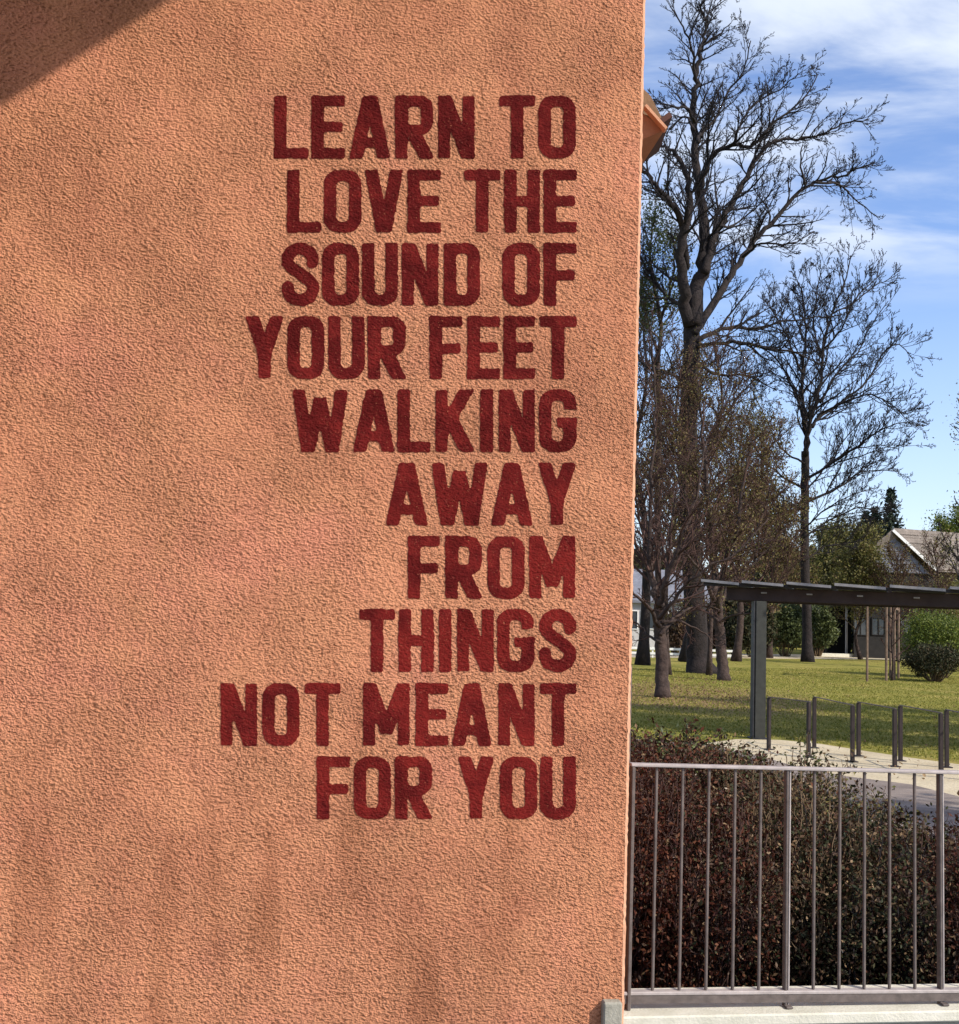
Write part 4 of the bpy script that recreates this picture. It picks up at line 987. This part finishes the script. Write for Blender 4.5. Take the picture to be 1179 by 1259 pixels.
for i, (px, pt, pb, w_, lb, mt, dp) in enumerate((
   (925, 742, 808, 50, 'dark green bush behind the pergola post', m_leaf_dk, 2.0), (965, 738, 807, 55, 'dark green bush between pergola post and slender tree', m_leaf_ivy, 2.0),
   (905, 752, 808, 44, 'brown green bush left of the pergola post', m_leaf_dk, 2.0), (1005, 745, 807, 40, 'grey green bush at the foot of the slender tree', m_leaf_ivy, 1.6),
   (1190, 725, 812, 70, 'tall dark bush behind the fresh green one', m_leaf_dk, 2.0),
   (832, 752, 806, 46, 'dark bush behind the nearest bare tree', m_leaf_br, 2.0), (870, 748, 806, 50, 'dark reddish bush behind the giant trunk', m_leaf_br, 2.0))):
    bush(px, pt, pb, w_, lb, mt, 14000, .13, dp, 'bushes along the back of the lawn')

# young tree held by stakes
yt = wild('staked_young_tree', 'young thin tree tied between wooden stakes on the lawn', 1095, 838, 45.5, 4.3, .05, 12, 1.0, m_bark2, m_twig_r, .008, None, 'young trees', nch=5)
yt.location = G(1097, 837, LZ)
sup = empty('tree_support', G(1096, 837, LZ), 'wooden stakes with crossbars around the young lawn tree', 'tree support')
tops = []
for (x, y, t_) in ((1089.5, 837, 738), (1094.5, 834, 737), (1099.5, 836, 740), (1104.5, 834, 742)):
    p = G(x, y, LZ); tp = P(x, t_, p.y); tp.x = p.x + .01; m = MB(); m.tube([p, tp], [.055, .05], 8); m.build('stake', m_wood, sup); tops.append((p, tp.z))
for a, b in ((0, 2), (1, 3), (0, 1), (2, 3)):
    m = MB(); m.bar(Vector((tops[a][0].x, tops[a][0].y, tops[a][1] - .15 - .06 * a)), Vector((tops[b][0].x, tops[b][0].y, tops[b][1] - .15 - .06 * a)), .04, .07); m.build('crossbar', m_wood, sup)
p = G(1066, 838, LZ); m = MB(); tp = P(1066, 742, p.y); m.tube([p, Vector((p.x, p.y, tp.z))], [.05, .045], 8)
tag(m.build('wooden_post', m_wood), 'single slim post left of the staked young tree', 'post')
p = G(1040, 826, LZ)

# ------------------------------------------------------------------ white rail fence at left, houses
fe = empty('white_fence', G(800, 806, LZ), 'low white two rail fence behind the left tree trunks', 'fence')
YF = 68
fx0, fx1 = P(700, 806, YF).x, P(905, 806, YF).x; zt1 = P(810, 797.5, YF).z; zt2 = P(810, 803.5, YF).z
for zz in (zt1, zt2):
    m = MB(); m.bar((fx0, YF, zz), (fx1, YF, zz), .04, .13); m.build('rail', m_white, fe)
x = fx0
while x <= fx1 + .01:
    m = MB(); m.bar((x, YF + .07, LZ), (x, YF + .07, zt1 + .08), .09, .09); m.build('post', m_white, fe); x += (fx1 - fx0) / 6
# low pale kerb wall at the back of the lawn, right
ka, kb = G(1008, 807, LZ), G(1150, 811, LZ); m = MB(); m.bar(ka + z * .12, kb + z * .12, .3, .26, r=.02)
tag(m.build('kerb_wall', m_conc), 'low pale kerb wall along the back of the lawn before the dark house', 'kerb')

def window(parent, c, ax, up_, w_, h_, nrm_, frame=m_verge, cols_=2):
    m = MB(); t_ = .06
    for s_ in (-1, 1):
        m.box(c + ax * s_ * (w_ / 2) + nrm_ * .03, ax * t_ / 2, nrm_ * .05, up_ * (h_ / 2 + t_ / 2)); m.box(c + up_ * s_ * (h_ / 2) + nrm_ * .028, ax * (w_ / 2 - t_ / 2), nrm_ * .045, up_ * t_ / 2)
    if cols_ == 2: m.box(c + nrm_ * .026, ax * t_ / 2, nrm_ * .04, up_ * (h_ / 2 - t_ / 2))
    f_ = m.build('window', frame, parent)
    m = MB(); m.box(c + nrm_ * .008, ax * (w_ / 2 - t_ / 2), nrm_ * .004, up_ * (h_ / 2 - t_ / 2)); m.build('pane', m_glass, f_)
# left house: pale wall behind the near tree
YL = 88
lh = empty('pale_house', Vector((P(815, 806, YL).x, YL, LZ)), 'pale rendered house glimpsed between trunks left, beside the wall', 'building')
xa, xb = P(745, 800, YL).x, P(868, 800, YL).x; ze = P(806, 742, YL).z; zrg = P(806, 700, YL).z
m = MB(); m.hexa([(xa, YL, LZ), (xb, YL, LZ), (xb, YL + 9, LZ), (xa, YL + 9, LZ)], [(xa, YL, ze), (xb, YL, ze), (xb, YL + 9, ze), (xa, YL + 9, ze)]); m.build('wall', m_house, lh)
m = MB(); e_ = .4
m.hexa([(xa - e_, YL - e_, ze), (xb + e_, YL - e_, ze), (xb + e_, YL + 4.5, zrg), (xa - e_, YL + 4.5, zrg)], [(xa - e_, YL - e_, ze + .2), (xb + e_, YL - e_, ze + .2), (xb + e_, YL + 4.5, zrg + .2), (xa - e_, YL + 4.5, zrg + .2)])
m.hexa([(xa - e_, YL + 4.5, zrg), (xb + e_, YL + 4.5, zrg), (xb + e_, YL + 9 + e_, ze), (xa - e_, YL + 9 + e_, ze)], [(xa - e_, YL + 4.5, zrg + .2), (xb + e_, YL + 4.5, zrg + .2), (xb + e_, YL + 9 + e_, ze + .2), (xa - e_, YL + 9 + e_, ze + .2)])
m.build('roof', m_slate, lh)
for x in (775, 797, 836, 856):
    window(lh, P(x, 762, YL), Vector((1, 0, 0)), z, 1.1, 1.4, Vector((0, -1, 0)))
# right house: grey shingled gable, white verge, brown tiled roof, ground floor with shade put into its colour
YG = 86
pk = P(1095, 654, YG); re_ = P(1148, 703, YG); le_ = Vector((2 * pk.x - re_.x, pk.y, re_.z))
rh = empty('gabled_house', Vector((pk.x, YG, LZ)), 'house with grey shingled gable, white verge and brown tiled roof', 'building')
rd = Vector((.93, .36, 0)).normalized(); RL = 12
m = MB(); wl = [Vector((le_.x + .6, YG, 0)), Vector((re_.x - .6, YG, 0))]
eh = re_.z + .1
m.hexa([Vector((le_.x + .5, YG, LZ)), Vector((re_.x - .5, YG, LZ)), Vector((re_.x - .5, YG, LZ)) + rd * RL, Vector((le_.x + .5, YG + 8, LZ)) + rd * RL * .5],
       [Vector((le_.x + .5, YG, eh - .25)), Vector((re_.x - .5, YG, eh - .25)), Vector((re_.x - .5, YG, eh - .25)) + rd * RL, Vector((le_.x + .5, YG + 8, eh - .25)) + rd * RL * .5])
m.build('wall', m_house_d, rh)
# gable courses of shingles
gf = None; nr = 9
mbase = MB(); mbase.add([le_ + Vector((.3, -.10, -.2)), re_ + Vector((-.3, -.10, -.2)), pk + Vector((0, -.10, -.15)), le_ + Vector((.3, .15, -.2)), re_ + Vector((-.3, .15, -.2)), pk + Vector((0, .15, -.15))],
    [(0, 1, 2), (5, 4, 3), (0, 3, 4, 1), (1, 4, 5, 2), (2, 5, 3, 0)]); gf = mbase.build('gable', m_slate, rh)
for i in range(nr):
    f0_, f1_ = i / nr, (i + 1) / nr; half = (re_.x - pk.x - .35) * (1 - f1_) + .05; z0_ = re_.z - .15 + (pk.z - re_.z) * f0_; z1_ = re_.z - .15 + (pk.z - re_.z) * f1_
    m = MB(); m.hexa([(pk.x - half, YG - .18, z0_), (pk.x + half, YG - .18, z0_), (pk.x + half, YG - .11, z0_), (pk.x - half, YG - .11, z0_)], [(pk.x - half, YG - .125, z1_), (pk.x + half, YG - .125, z1_), (pk.x + half, YG - .11, z1_), (pk.x - half, YG - .11, z1_)]); m.build('shingle_course', m_slate, gf)
rb_ = rd * RL
rfm = MB()
for sgn, e in ((1, re_), (-1, le_)):
    o_ = Vector((0, -.45, 0)); a, b2 = pk + o_, e + o_
    rfm.hexa([b2, a, a + rb_, b2 + rb_] if sgn > 0 else [a, b2, b2 + rb_, a + rb_], [v + z * .18 for v in ([b2, a, a + rb_, b2 + rb_] if sgn > 0 else [a, b2, b2 + rb_, a + rb_])])
rfo = rfm.build('roof', m_rooft, rh)
for i in range(14):                                            # tile courses
    f_ = (i + .5) / 14; a = pk.lerp(re_, f_) + Vector((0, -.45, .20)); m = MB(); m.bar(a, a + rb_, .34, .05, up=(re_ - pk).cross(rd) * -1, r=0.0); m.build('tile_course', m_rooft, rfo)
m = MB(); m.bar(pk + Vector((0, -.5, .10)), re_ + Vector((0, -.5, .10)), .07, .20); m.build('verge_board', m_verge, rh)
for x in (1058, 1080, 1112, 1132): window(rh, Vector((P(x, 762, YG).x, YG, P(x, 770, YG).z)), Vector((1, 0, 0)), z, 1.0, 1.3, Vector((0, -1, 0)), m_house_d)
# lean-to / carport wing to the left of the gable, shade put into its colour
xw0, xw1 = P(1012, 800, YG + 2).x, P(1062, 800, YG + 2).x; zw = P(1035, 746, YG + 2).z
wg = empty('timber_shed', Vector((xw0, YG + 2, LZ)), 'open timber shed, coloured as if in shade, left of the gabled house', 'shed')
m = MB(); m.hexa([(xw0, YG + 5, LZ), (xw1, YG + 5, LZ), (xw1, YG + 5.2, LZ), (xw0, YG + 5.2, LZ)], [(xw0, YG + 5, zw), (xw1, YG + 5, zw), (xw1, YG + 5.2, zw), (xw0, YG + 5.2, zw)]); m.build('back_wall', m_house_d, wg)
m = MB(); m.hexa([(xw0 - .3, YG + 1, zw), (xw1 + .3, YG + 1, zw), (xw1 + .3, YG + 5.6, zw + .3), (xw0 - .3, YG + 5.6, zw + .3)], [(xw0 - .3, YG + 1, zw + .2), (xw1 + .3, YG + 1, zw + .2), (xw1 + .3, YG + 5.6, zw + .5), (xw0 - .3, YG + 5.6, zw + .5)]); m.build('roof', m_house_d, wg)
for k in range(3):
    x = xw0 + (xw1 - xw0) * k / 2; m = MB(); m.bar((x, YG + 1.3, LZ), (x, YG + 1.3, zw), .14, .14); m.build('post', m_house if k == 1 else m_house_d, wg)

# far wood closing the horizon
n = 90000; a = np.where(RNG.uniform(0, 1, n) < .6, RNG.uniform(math.radians(62), math.radians(88), n), RNG.uniform(math.radians(15), math.radians(150), n)); rr = RNG.uniform(125, 150, n)
hh = (5.5 + 4.5 / (1 + np.exp(-(a - math.radians(72)) * 60)) + 1.6 * np.sin(a * 31) + 1.1 * np.sin(a * 77 + 1) + .8 * np.sin(a * 173)) * RNG.uniform(0, 1, n) ** .7
C = np.stack([np.cos(a) * rr, np.sin(a) * rr, LZ + hh + .2], 1)
tag(leaves('far_wood', C, .42, m_leaf_wood, None, .55), 'distant mixed wood closing the view behind the park houses', 'wood')

S.render.engine = 'CYCLES'
tot = sum(len(o.data.polygons) for o in bpy.data.objects if o.type == 'MESH'); print('POLYS', tot)
